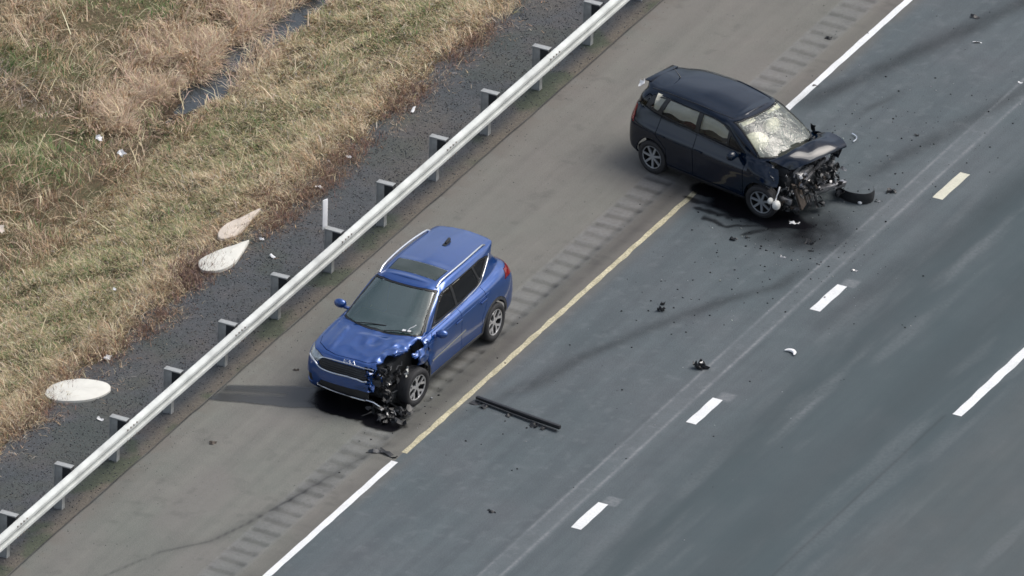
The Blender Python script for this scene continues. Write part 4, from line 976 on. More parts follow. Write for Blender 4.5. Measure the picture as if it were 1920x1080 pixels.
for sd in (1, -1):
    line_part('chrome_strip', [(.66, 1.075), (.2, 1.085), (-.3, 1.105), (-.95, 1.155), (-1.20, 1.25), (-1.47, 1.385), (-1.53, 1.46)], 'y', sd, 0.009, M_chrome, bvh_suv, suv)
    line_part('moulding_highlight', [(.85, .60), (.3, .615), (-.3, .65)], 'y', sd, 0.008, M_trimgrey, bvh_suv, suv, flat=1.6)  # pale grey moulding paints the highlight along the lower door
    line_part('shoulder_crease', [(.95, .93), (.2, .95), (-.5, .965), (-1.1, 1.0)], 'y', sd, 0.004, M_blue, bvh_suv, suv, push=0.0)
line_part('pillar_trim', [(.735, 1.09), (.655, 1.30), (.59, 1.46)], 'x', 0, 0.014, M_trimgrey, bvh_suv, suv)
line_part('grille_bar', [(-.56, .825), (-.45, .862), (0, .872), (.40, .865), (.46, .855)], 'x', 0, 0.010, M_chrome, bvh_suv, suv, suv_def)
line_part('grille_bar', [(-.80, .80), (-.66, .755), (-.52, .68), (-.30, .660), (0, .668), (.22, .664), (.36, .652)], 'x', 0, 0.016, M_chrome, bvh_suv, suv, suv_def)
line_part('bumper_trim', [(-.58, .375), (-.54, .345), (-.25, .315), (.10, .300), (.34, .30)], 'x', 0, 0.013, M_chrome, bvh_suv, suv, suv_def)
b = bmesh.new(); add_tube(b, [(2.12, .34, .30), (2.08, .46, .27), (2.03, .56, .19), (2.01, .58, .13)], .013, 6); bm_obj('bumper_trim', b, M_chrome, suv, 50)
for z in (.70, .735, .77, .805): line_part('grille_slat', [(-.50, z), (0, z + .005), (.36, z)], 'x', 0, 0.006, M_darkp, bvh_suv, suv, suv_def, push=-.006)
# emblem lettering on the leading edge of the hood
b = bmesh.new()
for p, q in (((-.105, 0), (-.105, 1)), ((-.105, .45), (-.045, 1)), ((-.09, .55), (-.040, 0)), ((-.040, 0), (-.012, 1)), ((-.012, 1), (.014, 0)), ((.030, 0), (.066, 1)), ((.066, 1), (.105, 0))):
    add_tube(b, [(2.094 - .035 * q_[1], q_[0], .878 + .045 * q_[1]) for q_ in (p, q)], .0042, 5)
bm_obj('emblem', b, M_chrome, suv, 0)
def mirror(root, x, y, z, sd, mat, sc=1.0, fold=0):
    b = bmesh.new(); add_sphere(b, (0, 0, 0), (.075 * sc, .115 * sc, .08 * sc))
    for v in b.verts:
        if v.co.x < -0.03: v.co.x = -0.03
    add_box(b, (0.0, -sd * .12, -.05), (.06, .10, .035), None, .01)
    o = bm_obj('mirror', b, mat, root, 40); o.location = (x, y, z); o.rotation_euler = (0, 0, math.radians(fold))
    g = bmesh.new(); add_box(g, (-.034 * sc, 0, 0), (.006, .16 * sc, .10 * sc), None, .002); bm_obj('mirror_glass', g, M_glass_dark, o, 0); return o
mirror(suv, .62, -.985, 1.07, -1, M_blue); mirror(suv, .66, .955, 1.03, 1, M_blue, 0.95, 20)
for x in (-.04, -.88):
    for sd in (1, -1):
        b = bmesh.new(); add_box(b, (x, sd * (.905 if x > -.5 else .912), .93), (.20, .022, .030), None, .008); bm_obj('handle', b, M_blue, P_[10 if x > -.5 and sd > 0 else (60 if x > -.5 else (11 if sd > 0 else 61))], 40)
b = bmesh.new()
for y0, y1 in ((-.45, .10), (.12, .60)): add_tube(b, [(1.13, y0, 1.092), (1.07, (y0 + y1) / 2, 1.118), (1.02, y1, 1.125)], .009, 5)
bm_obj('wiper', b, M_blackp, suv, 40)
b = bmesh.new(); add_box(b, (1.03, .44, 1.128), (.05, .06, .003), rot(0, 28, 0)); add_box(b, (1.02, .53, 1.130), (.05, .06, .003), rot(0, 28, 0)); bm_obj('sticker', b, M_paper, suv, 0)
b = bmesh.new(); add_tube(b, [(.90, .60, 1.215), (.945, .57, 1.19), (.975, .53, 1.17), (1.0, .51, 1.150)], .006, 5); bm_obj('crack_highlight', b, M_paper, suv, 0)  # white tube paints the highlight along a crack
wheel(suv, (WR, .80, WZ), .335, .225, 1, 'y'); wheel(suv, (WR, -.80, WZ), .335, .225, -1, 'y'); wheel(suv, (WF, -.80, WZ), .335, .225, -1, 'y')
wheel(suv, (WF + .03, .79, WZ), .335, .235, 1, 'y', steer=-7, camber=-3)
# wreckage in the open corner: every torn piece is a part of its own
def pieces(name, mat, root, n, fn, smooth=30):
    for k in range(n):
        b = bmesh.new(); fn(b, k); bm_obj(name, b, mat, root, smooth)
rnd = random.Random(5)
RU = rnd.uniform
pieces('torn_plastic', M_blackp, suv, 46, lambda b, k: bent_plate(b, rnd, (RU(1.55, 2.08), RU(.28, .74), RU(.22, .82)), RU(.06, .22), RU(.02, .10), .8, 6, 4))
pieces('torn_bumper', M_blue, suv, 7, lambda b, k: bent_plate(b, rnd, (RU(1.95, 2.12), RU(.30, .58), RU(.34, .74)), RU(.10, .22), RU(.05, .12), .7, 6, 5, R=rot(RU(-20, 20), 70 + RU(-20, 20), RU(-40, 40))))
pieces('headlamp_fragment', M_alu, suv, 8, lambda b, k: bent_plate(b, rnd, (RU(1.6, 2.0), RU(.36, .76), RU(.40, .82)), RU(.04, .11), RU(.02, .05), .6, 4, 3))
pieces('washer_tank', M_whitep, suv, 1, lambda b, k: bent_plate(b, rnd, (1.56, .80, .70), .10, .16, .4, 5, 5, R=rot(80, 10, 20)))
def hose_fn(x0, x1, y0, y1, z0, z1, r0, r1, st=.08):
    def f(b, k):
        p = Vector((RU(x0, x1), RU(y0, y1), RU(z0, z1))); pts = [p]
        for q in range(5): pts.append(pts[-1] + Vector((RU(-st, st), RU(-st, st), RU(-st, st * .6))))
        add_tube(b, pts, RU(r0, r1), 6)
    return f
pieces('hose', M_darkp, suv, 8, hose_fn(1.6, 1.95, .25, .70, .3, .8, .006, .014), 50)
for c_, s_, r_ in (((1.98, .05, .60), (.05, 1.0, .10), rot(0, 0, -4)), ((1.80, .52, .62), (.30, .05, .12), rot(0, 5, 12)), ((1.84, .30, .78), (.04, .60, .05), rot(6, 0, -10))):
    b = bmesh.new(); add_box(b, c_, s_, r_, .009); bm_obj('crash_beam', b, M_darkp, suv, 40)
b = bmesh.new(); add_box(b, (1.88, .0, .55), (.04, .8, .42), rot(0, 0, 0), .005); bm_obj('radiator', b, M_block, suv, 0)
pieces('torn_wheel_liner', M_blackp, suv, 34, lambda b, k: bent_plate(b, rnd, (RU(1.72, 2.24), RU(.36, 1.0), RU(.03, .15)), RU(.08, .30), RU(.02, .10), .8, 7, 4, R=rot(RU(-35, 35), RU(-35, 35), RU(0, 360))))
pieces('trim_fragment', M_alu, suv, 5, lambda b, k: bent_plate(b, rnd, (RU(1.8, 2.1), RU(.6, 1.0), RU(.10, .22)), .07, .03, .5, 4, 3))

# ================================================================== the dark hatchback
fit = empty('hatchback', (.427, 6.5853, 0), -.2372)
tag(fit, 'dark navy hatchback slewed across the edge line with its whole front end crushed', 'car')
N = [
 [(1.62,0,.22),(1.60,.45,.22),(1.50,.70,.24),(1.16,.78,.24),(.60,.79,.22),(-.30,.79,.21),(-1.22,.79,.24),(-1.66,.72,.27),(-1.79,.45,.27),(-1.82,0,.27)],
 [(1.68,0,.32),(1.66,.45,.32),(1.54,.74,.33),(1.16,.82,.33),(.60,.825,.30),(-.30,.825,.29),(-1.22,.825,.33),(-1.71,.76,.35),(-1.84,.46,.36),(-1.87,0,.36)],
 [(1.70,0,.46),(1.68,.46,.46),(1.56,.76,.46),(1.16,.83,.48),(.60,.832,.46),(-.30,.832,.45),(-1.22,.832,.48),(-1.73,.77,.49),(-1.85,.46,.50),(-1.885,0,.50)],
 [(1.69,0,.62),(1.67,.46,.62),(1.54,.76,.62),(1.16,.838,.64),(.60,.842,.62),(-.30,.844,.62),(-1.22,.842,.66),(-1.73,.77,.66),(-1.84,.46,.68),(-1.87,0,.68)],
 [(1.64,0,.76),(1.62,.46,.76),(1.50,.74,.77),(1.14,.832,.78),(.60,.845,.76),(-.30,.850,.77),(-1.22,.846,.795),(-1.72,.76,.81),(-1.83,.46,.82),(-1.86,0,.82)],
 [(1.56,0,.86),(1.54,.45,.86),(1.42,.69,.865),(1.12,.775,.88),(.62,.79,.87),(-.30,.797,.89),(-1.22,.79,.91),(-1.70,.73,.92),(-1.82,.45,.92),(-1.85,0,.92)],
 [(1.46,0,.92),(1.44,.43,.92),(1.32,.66,.925),(1.06,.72,.94),(.64,.75,.945),(-.30,.76,.97),(-1.22,.745,1.00),(-1.68,.70,1.01),(-1.80,.44,1.01),(-1.83,0,1.01)],
 [(1.34,0,.98),(1.32,.40,.98),(1.20,.64,.975),(1.00,.69,.975),(.66,.725,.985),(-.30,.735,1.02),(-1.20,.72,1.06),(-1.66,.67,1.08),(-1.79,.43,1.08),(-1.82,0,1.08)],
 [(1.22,0,1.03),(1.20,.38,1.025),(1.08,.625,1.00),(.88,.68,1.01),(.58,.715,1.03),(-.32,.722,1.06),(-1.20,.705,1.11),(-1.64,.64,1.13),(-1.77,.42,1.13),(-1.80,0,1.13)],
 [(.96,0,1.19),(.94,.38,1.185),(.80,.63,1.165),(.60,.675,1.17),(.32,.70,1.18),(-.38,.705,1.20),(-1.18,.68,1.23),(-1.61,.60,1.24),(-1.74,.41,1.24),(-1.77,0,1.24)],
 [(.66,0,1.36),(.64,.37,1.355),(.48,.60,1.34),(.30,.635,1.34),(.06,.65,1.35),(-.46,.65,1.36),(-1.16,.615,1.35),(-1.55,.53,1.33),(-1.70,.37,1.32),(-1.74,0,1.33)],
 [(.48,0,1.440),(.46,.36,1.435),(.31,.565,1.415),(.15,.595,1.42),(-.06,.605,1.43),(-.52,.60,1.44),(-1.14,.56,1.425),(-1.50,.48,1.385),(-1.70,.35,1.375),(-1.76,0,1.39)],
 [(.38,0,1.468),(.36,.35,1.462),(.24,.52,1.445),(.10,.545,1.455),(-.12,.555,1.468),(-.56,.55,1.488),(-1.14,.51,1.462),(-1.48,.44,1.418),(-1.71,.33,1.396),(-1.78,0,1.410)],
]
bm = net_mesh(N, 8, 12, 0.030)
lay = bm.faces.layers.int.new('part')
WF, WR, WZ = 1.175, -1.21, 0.305
for sd in (1, -1):
    k = 0 if sd > 0 else 50
    side = lambda f, sd=sd: f.normal.y * sd > 0.30
    sideL = lambda f, sd=sd: f.normal.y * sd > 0.12 and f.calc_center_median().y * sd > 0.5
    carve(bm, lay, [(.80, .30), (.80, .90), (.62, .985), (-.30, 1.02), (-.30, .30)], 'y', side, 10 + k)
    carve(bm, lay, [(-.30, .30), (-.30, 1.02), (-1.10, 1.065), (-1.12, .78), (-.90, .58), (-.86, .30)], 'y', side, 11 + k)
    carve(bm, lay, [(.86, .15), (.86, .285), (-.88, .285), (-.88, .15)], 'y', side, 12 + k)
    for wx in (WF, WR):
        carve(bm, lay, circle(wx, WZ + 0.005, .345, 30), 'y', sideL, -1)
        carve(bm, lay, [(wx - .345, .1), (wx + .345, .1), (wx + .345, WZ), (wx - .345, WZ)], 'y', sideL, -1)
    carve(bm, lay, [(.74, 1.02), (.30, 1.345), (.0, 1.405), (-1.06, 1.395), (-1.38, 1.345), (-1.56, 1.16), (-1.30, 1.10), (-.30, 1.05)], 'y', side, 20 + k)
    carve(bm, lay, [(.66, 1.04), (.40, 1.235), (.38, 1.055)], 'y', side, 24 + k)
    carve(bm, lay, [(.33, 1.065), (.33, 1.28), (.18, 1.355), (-.02, 1.385), (-.24, 1.392), (-.26, 1.075)], 'y', side, 21 + k)
    carve(bm, lay, [(-.36, 1.08), (-.34, 1.394), (-1.00, 1.378), (-1.10, 1.12)], 'y', side, 22 + k)
    carve(bm, lay, [(-1.20, 1.135), (-1.10, 1.365), (-1.22, 1.345), (-1.37, 1.16)], 'y', side, 23 + k)
    carve(bm, lay, [(-1.50, 1.10), (-1.42, 1.32), (-1.50, 1.32), (-1.64, 1.12)], 'y', lambda f, sd=sd: f.calc_center_median().y * sd > 0.4, 25 + k)
    carve(bm, lay, [(-1.66, .84), (-1.66, 1.09), (-2.0, 1.09), (-2.0, .84)], 'y', lambda f, sd=sd: f.calc_center_median().y * sd > 0.50 and f.calc_center_median().x < -1.6, 30 + k)
fr = lambda f: f.normal.x > 0.25 and f.normal.z > 0.2 and f.calc_center_median().x < 1.3
carve(bm, lay, [(-.665, 1.01), (.665, 1.01), (.55, 1.415), (.38, 1.445), (-.38, 1.445), (-.55, 1.415)], 'x', fr, 40)
carve(bm, lay, [(-.645, 1.025), (.645, 1.025), (.53, 1.408), (.36, 1.436), (-.36, 1.436), (-.53, 1.408)], 'x', fr, 41)
carve(bm, lay, [(-.58, 1.12), (.58, 1.12), (.46, 1.36), (-.46, 1.36)], 'x', lambda f: f.normal.x < -0.3, 42)
for f in bm.faces:
    c = f.calc_center_median(); n = 0.10 * mnoise.noise(c * 6 + Vector((9, 0, 0))) + 0.05 * mnoise.noise(c * 17)
    if f[lay] == -1: continue
    if c.x > 1.18 + n and abs(c.y) < .60 + n: f[lay] = -1                       # hood opening and nose
    if c.x > 1.30 + n and c.z < .66 + n: f[lay] = -1
    if c.x > (1.38 if c.y < 0 else 1.28) + n: f[lay] = -1
bvh_fit = BVHTree.FromBMesh(bm)
fit_def = chain(crumple_fn((1.35, -.75, .80), (.55, .35, .45), 0.10, 4.2, 21, Vector((0, 0.05, -.04))), crumple_fn((1.3, .75, .85), (.6, .4, .5), 0.14, 4.0, 25, Vector((-.05, 0, 0))),
                crumple_fn((.95, 0, 1.1), (.40, .7, .18), 0.022, 5.5, 28))
spec = {0: ('body', M_navy, 0), 10: ('front_door', M_navy, 0), 60: ('front_door', M_navy, 0), 11: ('rear_door', M_navy, 0), 61: ('rear_door', M_navy, 0), 12: ('side_skirt', M_blackp, .006), 62: ('side_skirt', M_blackp, .006),
        20: ('window_surround', M_blackp, .001), 70: ('window_surround', M_blackp, .001), 24: ('quarter_window', M_glass_dark, -.003), 74: ('quarter_window', M_glass_dark, -.003)}
for v in (21, 22, 71, 72): spec[v] = ('side_window', M_glass_clear, -.004)
for v in (23, 25, 73, 75): spec[v] = ('quarter_window', M_glass_clear, -.004)
spec.update({30: ('tail_lamp', M_redp, .005), 80: ('tail_lamp', M_redp, .005), 40: ('windscreen_surround', M_blackp, .001), 41: ('windscreen', M_glass_crack, -.003), 42: ('rear_window', M_glass_dark, -.003)})
Q_ = split_parts(bm, lay, spec, fit, fit_def); bm.free()
Q_[41]['label'] = 'shattered windscreen, white with cracks'
b = bmesh.new(); add_box(b, (-.15, 0, .25), (3.1, 1.2, .12), bev=.03)
for wx in (WF, WR): add_box(b, (wx - .05, 0, .52), (.74, 1.0, .40), bev=.06)
bm_obj('underbody', b, M_block, fit, 0)
interior(fit, 0.80, M_seat2, 0.36, 1.4, 0.50, 0.96, 0.60, -1.25)
for yv in (-.32, .32):
    b = bmesh.new(); add_box(b, (.44, yv, 1.385), (.13, .32, .018), rot(0, 28, 0), .008); bm_obj('sun_visor', b, M_airbag, fit, 40)
# deployed curtain airbags behind the side glass, and the front bags
for sd in (1, -1):
    b = bmesh.new(); xs = np.linspace(.55, -1.30, 24); rows = []
    for i, x in enumerate(xs):
        top = 1.40 - max(0, x - .05) * .55; bot = (1.15 + .025 * math.sin(i * 1.1) + max(0, x - .3) * .1) if sd < 0 else 1.15; bot = min(bot, top - 0.03)
        row = []
        for q in range(7):
            t = q / 6; z = top + (bot - top) * t; yb = .572 + .105 * t
            row.append(b.verts.new((x, sd * (yb + .028 * math.sin(math.pi * t) * (0.6 + 0.4 * abs(math.sin(i * .9)))), z)))
        rows.append(row)
    for A, B in zip(rows[:-1], rows[1:]):
        for q in range(6): b.faces.new((A[q], A[q + 1], B[q + 1], B[q]))
    ex = bmesh.ops.solidify(b, geom=list(b.faces), thickness=0.02); bm_obj('curtain_airbag', b, M_airbag, fit, 60)
b = bmesh.new(); add_sphere(b, (.42, .36, 1.00), (.13, .21, .18))
for v in b.verts: v.co += v.co.normalized() * .03 * mnoise.noise(v.co * 7)
bm_obj('driver_airbag', b, M_airbag, fit, 60)
b = bmesh.new(); add_sphere(b, (.60, -.32, 1.02), (.20, .32, .18))
for v in b.verts: v.co += v.co.normalized() * .05 * mnoise.noise(v.co * 6)
bm_obj('passenger_airbag', b, M_airbag, fit, 60)
b = bmesh.new(); bent_plate(b, random.Random(4), (-.55, -.50, 1.04), .50, .14, .3, 6, 4, R=rot(70, 0, 0)); bm_obj('red_blanket', b, simple('dark_red_cloth', (.14, .018, .02), .85), fit, 40)
line_part('door_crease', [(.78, .775), (.2, .78), (-.5, .79), (-1.3, .80)], 'y', -1, .005, M_navy, bvh_fit, fit, push=0)
line_part('door_crease', [(.78, .775), (.2, .78), (-.5, .79), (-1.3, .80)], 'y', 1, .005, M_navy, bvh_fit, fit, push=0)
for sd in (1, -1):
    line_part('roof_gutter', [(.28, .50), (-.1, .548), (-.6, .560), (-1.14, .535), (-1.5, .48)], 'z', 0, .007, M_blackp, bvh_fit, fit, push=.002) if sd > 0 else line_part('roof_gutter', [(.28, -.50), (-.1, -.548), (-.6, -.560), (-1.14, -.535), (-1.5, -.48)], 'z', 0, .007, M_blackp, bvh_fit, fit, push=.002)
b = bmesh.new(); add_tube(b, [(-1.30, 0, 1.47), (-1.36, 0, 1.53), (-1.50, 0, 1.64)], [.012, .006, .004], 6); bm_obj('antenna', b, M_blackp, fit, 50)
b = bmesh.new(); add_box(b, (-1.72, 0, 1.408), (.13, .72, .022), rot(0, -8, 0), .008); bm_obj('spoiler', b, M_navy, fit, 40)
b = bmesh.new(); bent_plate(b, random.Random(3), (-1.80, -.42, 1.36), .13, .10, .3, 4, 4, R=rot(35, -40, 10)); bm_obj('spoiler_fragment', b, M_paper, fit, 30)
mirror(fit, .62, -.92, 1.02, -1, M_navy, 1.0); 
b = bmesh.new(); bent_plate(b, random.Random(8), (.92, .86, .98), .16, .12, .4, 4, 4); bm_obj('broken_mirror', b, M_blackp, fit, 30)
for x in (-.18, -1.0):
    b = bmesh.new(); add_box(b, (x, -.862, .80), (.17, .020, .028), None, .007); bm_obj('handle', b, M_navy, Q_[60 if x > -.5 else 61], 40)
tx = wheel(fit, (WR, -.735, WZ), .300, .185, -1, 'multi'); wheel(fit, (WR, .735, WZ), .300, .185, 1, 'multi'); wheel(fit, (WF, .70, WZ), .300, .185, 1, 'multi', steer=12)
wheel(fit, (WF, -.735, WZ), .300, .185, -1, 'multi', steer=8, camber=4)
# folded hood: back edge against the glass, ridge, drooping front edge running out to a point on the far side
def hood_grid(rows, sub=4, th=.012, amp=.02):
    rws = [catmull(r, sub) for r in rows]; G = np.array([catmull([r[i] for r in rws], sub) for i in range(len(rws[0]))]); b = bmesh.new(); V = []
    for i in range(G.shape[0]):
        V.append([])
        for j in range(G.shape[1]):
            p = Vector(G[i, j]); p += Vector((mnoise.noise(p * 4), mnoise.noise(p * 4 + Vector((9, 9, 9))), mnoise.noise(p * 5 + Vector((3, 1, 7))))) * amp; V[-1].append(b.verts.new(p))
    for i in range(len(V) - 1):
        for j in range(len(V[0]) - 1): b.faces.new((V[i][j], V[i + 1][j], V[i + 1][j + 1], V[i][j + 1]))
    recalc(b); bmesh.ops.solidify(b, geom=list(b.faces), thickness=th); return b
rows = [[(1.13, -.64, .99), (1.22, -.35, 1.02), (1.26, 0, 1.04), (1.24, .35, 1.04), (1.14, .70, 1.02)],
        [(1.24, -.62, 1.01), (1.34, -.34, 1.09), (1.38, .02, 1.12), (1.40, .38, 1.13), (1.34, .76, 1.08)],
        [(1.38, -.54, .96), (1.48, -.30, 1.04), (1.54, .05, 1.08), (1.58, .42, 1.10), (1.56, .80, 1.05)],
        [(1.48, -.44, .89), (1.58, -.25, .95), (1.66, .05, 1.00), (1.72, .42, 1.02), (1.72, .76, .98)],
        [(1.50, -.42, .87), (1.61, -.24, .92), (1.69, .05, .96), (1.75, .42, .98), (1.74, .75, .94)]]
b = hood_grid(rows, 5, .014, .018); bm_obj('hood', b, M_navy, fit, 40)['label'] = 'hood folded up and pushed back against the glass'
rows = [[(.88, -.80, .95), (1.06, -.76, .96), (1.24, -.70, .95), (1.38, -.62, .90)], [(.90, -.85, .86), (1.10, -.84, .85), (1.30, -.80, .80), (1.46, -.70, .74)], [(.90, -.86, .80), (1.10, -.87, .76), (1.30, -.84, .70), (1.48, -.76, .66)]]
b = hood_grid(rows, 4, .010, .025); bm_obj('fender', b, M_navy, fit, 40)
rows = [[(.95, .78, .97), (1.2, .80, .98), (1.45, .84, .92)], [(.95, .86, .80), (1.2, .90, .84), (1.5, .92, .78)], [(.95, .86, .62), (1.2, .88, .60), (1.45, .86, .58)]]
b = hood_grid(rows, 4, .010, .06); bm_obj('fender', b, M_navy, fit, 40)
# exposed engine bay
rnd = random.Random(12); RU = rnd.uniform
for c_, s_, r_, m_, n_ in (((1.38, -.05, .62), (.34, .62, .34), rot(4, -6, 8), M_darkp, 'engine_block'), ((1.52, -.12, .74), (.16, .44, .10), rot(0, 10, 10), M_alu, 'valve_cover'), ((1.40, .42, .58), (.30, .30, .36), rot(5, 5, -10), M_alu, 'gearbox'),
                           ((1.66, -.28, .44), (.05, .46, .40), rot(6, -14, 16), M_rust, 'radiator'), ((1.64, -.02, .72), (.05, .9, .05), rot(8, 0, 14), M_steel, 'radiator_support'), ((1.66, .20, .34), (.10, 1.0, .09), rot(-4, 8, -12), M_steel, 'bumper_beam'),
                           ((1.32, -.42, .80), (.22, .16, .16), rot(0, 0, 20), M_block, 'battery'), ((1.45, .15, .86), (.26, .30, .08), rot(10, -12, 20), M_blackp, 'air_box'), ((1.60, .50, .66), (.10, .22, .18), rot(20, 10, 30), M_darkp, 'headlamp_housing'), ((1.48, -.60, .40), (.36, .06, .09), rot(0, 10, 10), M_steel, 'chassis_rail'), ((1.46, .58, .42), (.36, .06, .09), rot(0, 6, -16), M_steel, 'chassis_rail')):
    b = bmesh.new(); add_box(b, c_, s_, r_, .014)
    for v in b.verts: v.co += Vector((mnoise.noise(v.co * 8), mnoise.noise(v.co * 8 + Vector((5, 0, 0))), mnoise.noise(v.co * 8 + Vector((0, 5, 0))))) * .02
    bm_obj(n_, b, m_, fit, 35)
for k in range(14):                                            # radiator fins
    b = bmesh.new(); t = k / 13 - .5; add_box(b, (1.695 + t * .10, -.28 + t * .42, .44), (.012, .007, .36), rot(6, -14, 16)); bm_obj('fin', b, M_alu if k % 3 else M_darkp, fit, 0)
b = bmesh.new(); add_sphere(b, (1.52, -.80, .36), (.07, .08, .085))
for v in b.verts: v.co += v.co.normalized() * .022 * mnoise.noise(v.co * 14)
bm_obj('washer_tank', b, M_whitep, fit, 60)
b = bmesh.new(); add_sphere(b, (1.42, -.84, .42), (.045, .06, .06)); bm_obj('washer_tank', b, M_whitep, fit, 60)
b = bmesh.new(); add_tube(b, [(1.50, -.80, .44), (1.50, -.77, .52), (1.52, -.76, .58), (1.50, -.70, .66)], [.014, .010, .010, .014], 6); bm_obj('filler_neck', b, M_paper, fit, 50)
pieces('torn_plastic', M_blackp, fit, 60, lambda b, k: bent_plate(b, rnd, (RU(1.42, 1.80), RU(-.72, .74), RU(.14, .86)), RU(.06, .22), RU(.02, .11), .8, 6, 4))
pieces('torn_metal', M_steel, fit, 22, lambda b, k: bent_plate(b, rnd, (RU(1.50, 1.78), RU(-.66, .72), RU(.22, .84)), RU(.05, .16), RU(.02, .06), .6, 4, 3))
pieces('torn_trim', M_rust, fit, 9, lambda b, k: bent_plate(b, rnd, (RU(1.50, 1.74), RU(-.70, .3), RU(.18, .70)), RU(.05, .18), RU(.03, .07), .6, 4, 3))
pieces('bracket', M_alu, fit, 14, lambda b, k: add_box(b, (RU(1.52, 1.74), RU(-.6, .7), RU(.35, .85)), (RU(.03, .09), RU(.02, .06), RU(.02, .07)), rot(RU(0, 90), RU(0, 90), RU(0, 90)), .004))
pieces('hose', M_darkp, fit, 12, hose_fn(1.4, 1.72, -.6, .65, .35, .85, .008, .018), 50)
pieces('cable', M_alu, fit, 6, hose_fn(1.5, 1.74, -.6, .65, .4, .85, .004, .006, .07), 50)

# ------------------------------------------------------------------ wreckage on the road
def thing_mesh(name, bm, mat, loc, label, cat, rz=0, smooth=35, group=None):
    o = bm_obj(name, bm, mat, None, smooth); o.location = loc; o.rotation_euler = (0, 0, math.radians(rz)); return tag(o, label, cat, group)
# long black trim bar
bar = empty('trim_bar', (1.06, -2.73, 0), math.radians(-10.5)); tag(bar, 'long straight black plastic bar lying in the lane near the blue car', 'car part')
b = bmesh.new(); add_box(b, (0, 0, .045), (1.74, .060, .070), None, .012)
for v in b.verts: v.co.z += .02 * math.sin(v.co.x * 2.1) + .018
bm_obj('channel', b, M_blackp, bar, 35)
b = bmesh.new(); add_box(b, (0, -.055, .035), (1.68, .030, .022), None, .005); bm_obj('lower_lip', b, M_darkp, bar, 35)
for x, w_, d_ in ((-.80, .16, .10), (-.62, .10, .12), (-.12, .08, .09), (.42, .12, .12), (.60, .07, .08)):
    b = bmesh.new(); bent_plate(b, random.Random(int(x * 100)), (x, -.07 - d_ / 2, .02), w_, d_, .3, 4, 4, R=rot(8, 5, 0)); bm_obj('clip', b, M_blackp, bar, 30)
# curved bumper skin beside the wreck
b = bmesh.new(); cols_ = []
for k in range(25):
    a = math.radians(-170 + 340 * k / 24 * .62); r1, r2_ = .36, .20
    x, y = r1 * math.cos(a), r2_ * math.sin(a) * 1.25; cols_.append([b.verts.new((x * (1 + .05 * q), y * (1 + .05 * q) + .01 * mnoise.noise(Vector((k * .4, q, 0))), z)) for q, z in ((0, .0), (1, .07), (1.2, .14), (.6, .20))])
for A, B in zip(cols_[:-1], cols_[1:]):
    for q in range(3): b.faces.new((A[q], B[q], B[q + 1], A[q + 1]))
recalc(b); bmesh.ops.solidify(b, geom=list(b.faces), thickness=.012)
thing_mesh('bumper_skin', b, M_blackp, (2.42, 7.02, .005), 'curled black bumper skin on the road against the wrecked front end', 'car part', -18)
def frag(loc, size, mat, label, rz=0, seed=1, cat='debris', tilt=(12, 6), amp=.5, name='fragment', group=None, th=.006):
    size = (size[0] * .8, size[1] * .8); amp = min(amp, .7)
    b = bmesh.new(); bent_plate(b, random.Random(seed), (0, 0, size[1] * .28), size[0], size[1], amp, 6, 5, th=th, R=rot(tilt[0], tilt[1], 0)); return thing_mesh(name, b, mat, loc, label, cat, rz, 30, group)
# crumpled black housing with a white inner piece
h_ = empty('lamp_housing', (2.94, .25, 0), math.radians(35)); h_.scale = (.72, .72, .72); tag(h_, 'crumpled black lamp housing with a pale inside, alone in the middle of the lane', 'car part')
for k in range(5):
    b = bmesh.new(); bent_plate(b, random.Random(60 + k), ((k - 2) * .035, .02 * (k % 2), .07), .24, .15, .7, 6, 5, R=rot(-30 + 26 * k, 20 - 12 * k, 35 * k)); bm_obj('shell_piece', b, M_blackp, h_, 30)
b = bmesh.new(); bent_plate(b, random.Random(70), (.02, -.01, .15), .10, .06, .5, 4, 4, R=rot(10, 10, 20)); bm_obj('reflector', b, M_alu, h_, 30)
b = bmesh.new()
pts = [(.11 * math.cos(a), .11 * math.sin(a), .02) for a in np.linspace(.25, 2.9, 12)]
add_tube(b, pts, [.01 + .03 * math.sin(math.pi * k / 11) for k in range(12)], 8, True, .7); thing_mesh('white_shard', b, M_paper, (3.98, 1.38, 0.012), 'small white crescent-shaped shard in the lane right of the black housing', 'debris', -20)
b = bmesh.new(); pts = [(.02 * math.sin(k), .24 * (k / 11 - .5), .03 + .01 * math.sin(k * 2)) for k in range(12)]; pts = [(.07 * math.sin(math.pi * k / 11), .30 * (k / 11 - .5), .03) for k in range(12)]
add_tube(b, pts, .011, 6); thing_mesh('trim_strip', b, M_chrome, (1.46, 8.86, 0), 'thin curved silver strip lying beyond the wrecked hatchback', 'debris', 30)
b = bmesh.new(); add_sphere(b, (0, 0, .04), (.045, .045, .045)); thing_mesh('cap', b, M_paper, (2.62, 6.80, 0), 'small round white cap next to the curled bumper skin', 'debris')
frag((1.98, 5.62, 0), (.19, .09), M_paper, 'pale yellowish scrap on the dark fluid below the wreck', 20, 5)
frag((2.84, 7.02, 0), (.12, .05), M_alu, 'silver sliver just right of the curled bumper skin', 10, 6)
frag((2.89, 7.44, 0), (.22, .14), M_blackp, 'black scrap between the wreck and the cream dash', 40, 7, amp=.9)
frag((2.20, -5.92, 0), (.20, .07), M_blackp, 'small dark curled scrap alone in the lower part of the lane', -10, 9, amp=.8)
frag((1.44, 1.74, 0), (.15, .13), M_blackp, 'black lump on the dark tyre mark in the middle of the lane', 10, 10, amp=1.1)
frag((1.36, 1.95, 0), (.08, .07), M_blackp, 'tiny black chip beside the black lump on the tyre mark', 10, 110, amp=1.1)
frag((1.72, 13.10, 0), (.17, .07), M_paper, 'white scrap far up the lane near the top of the picture', 25, 11)
frag((1.28, 13.9, 0), (.20, .08), M_blackp, 'dark scrap far up the lane above the white one', 5, 12)
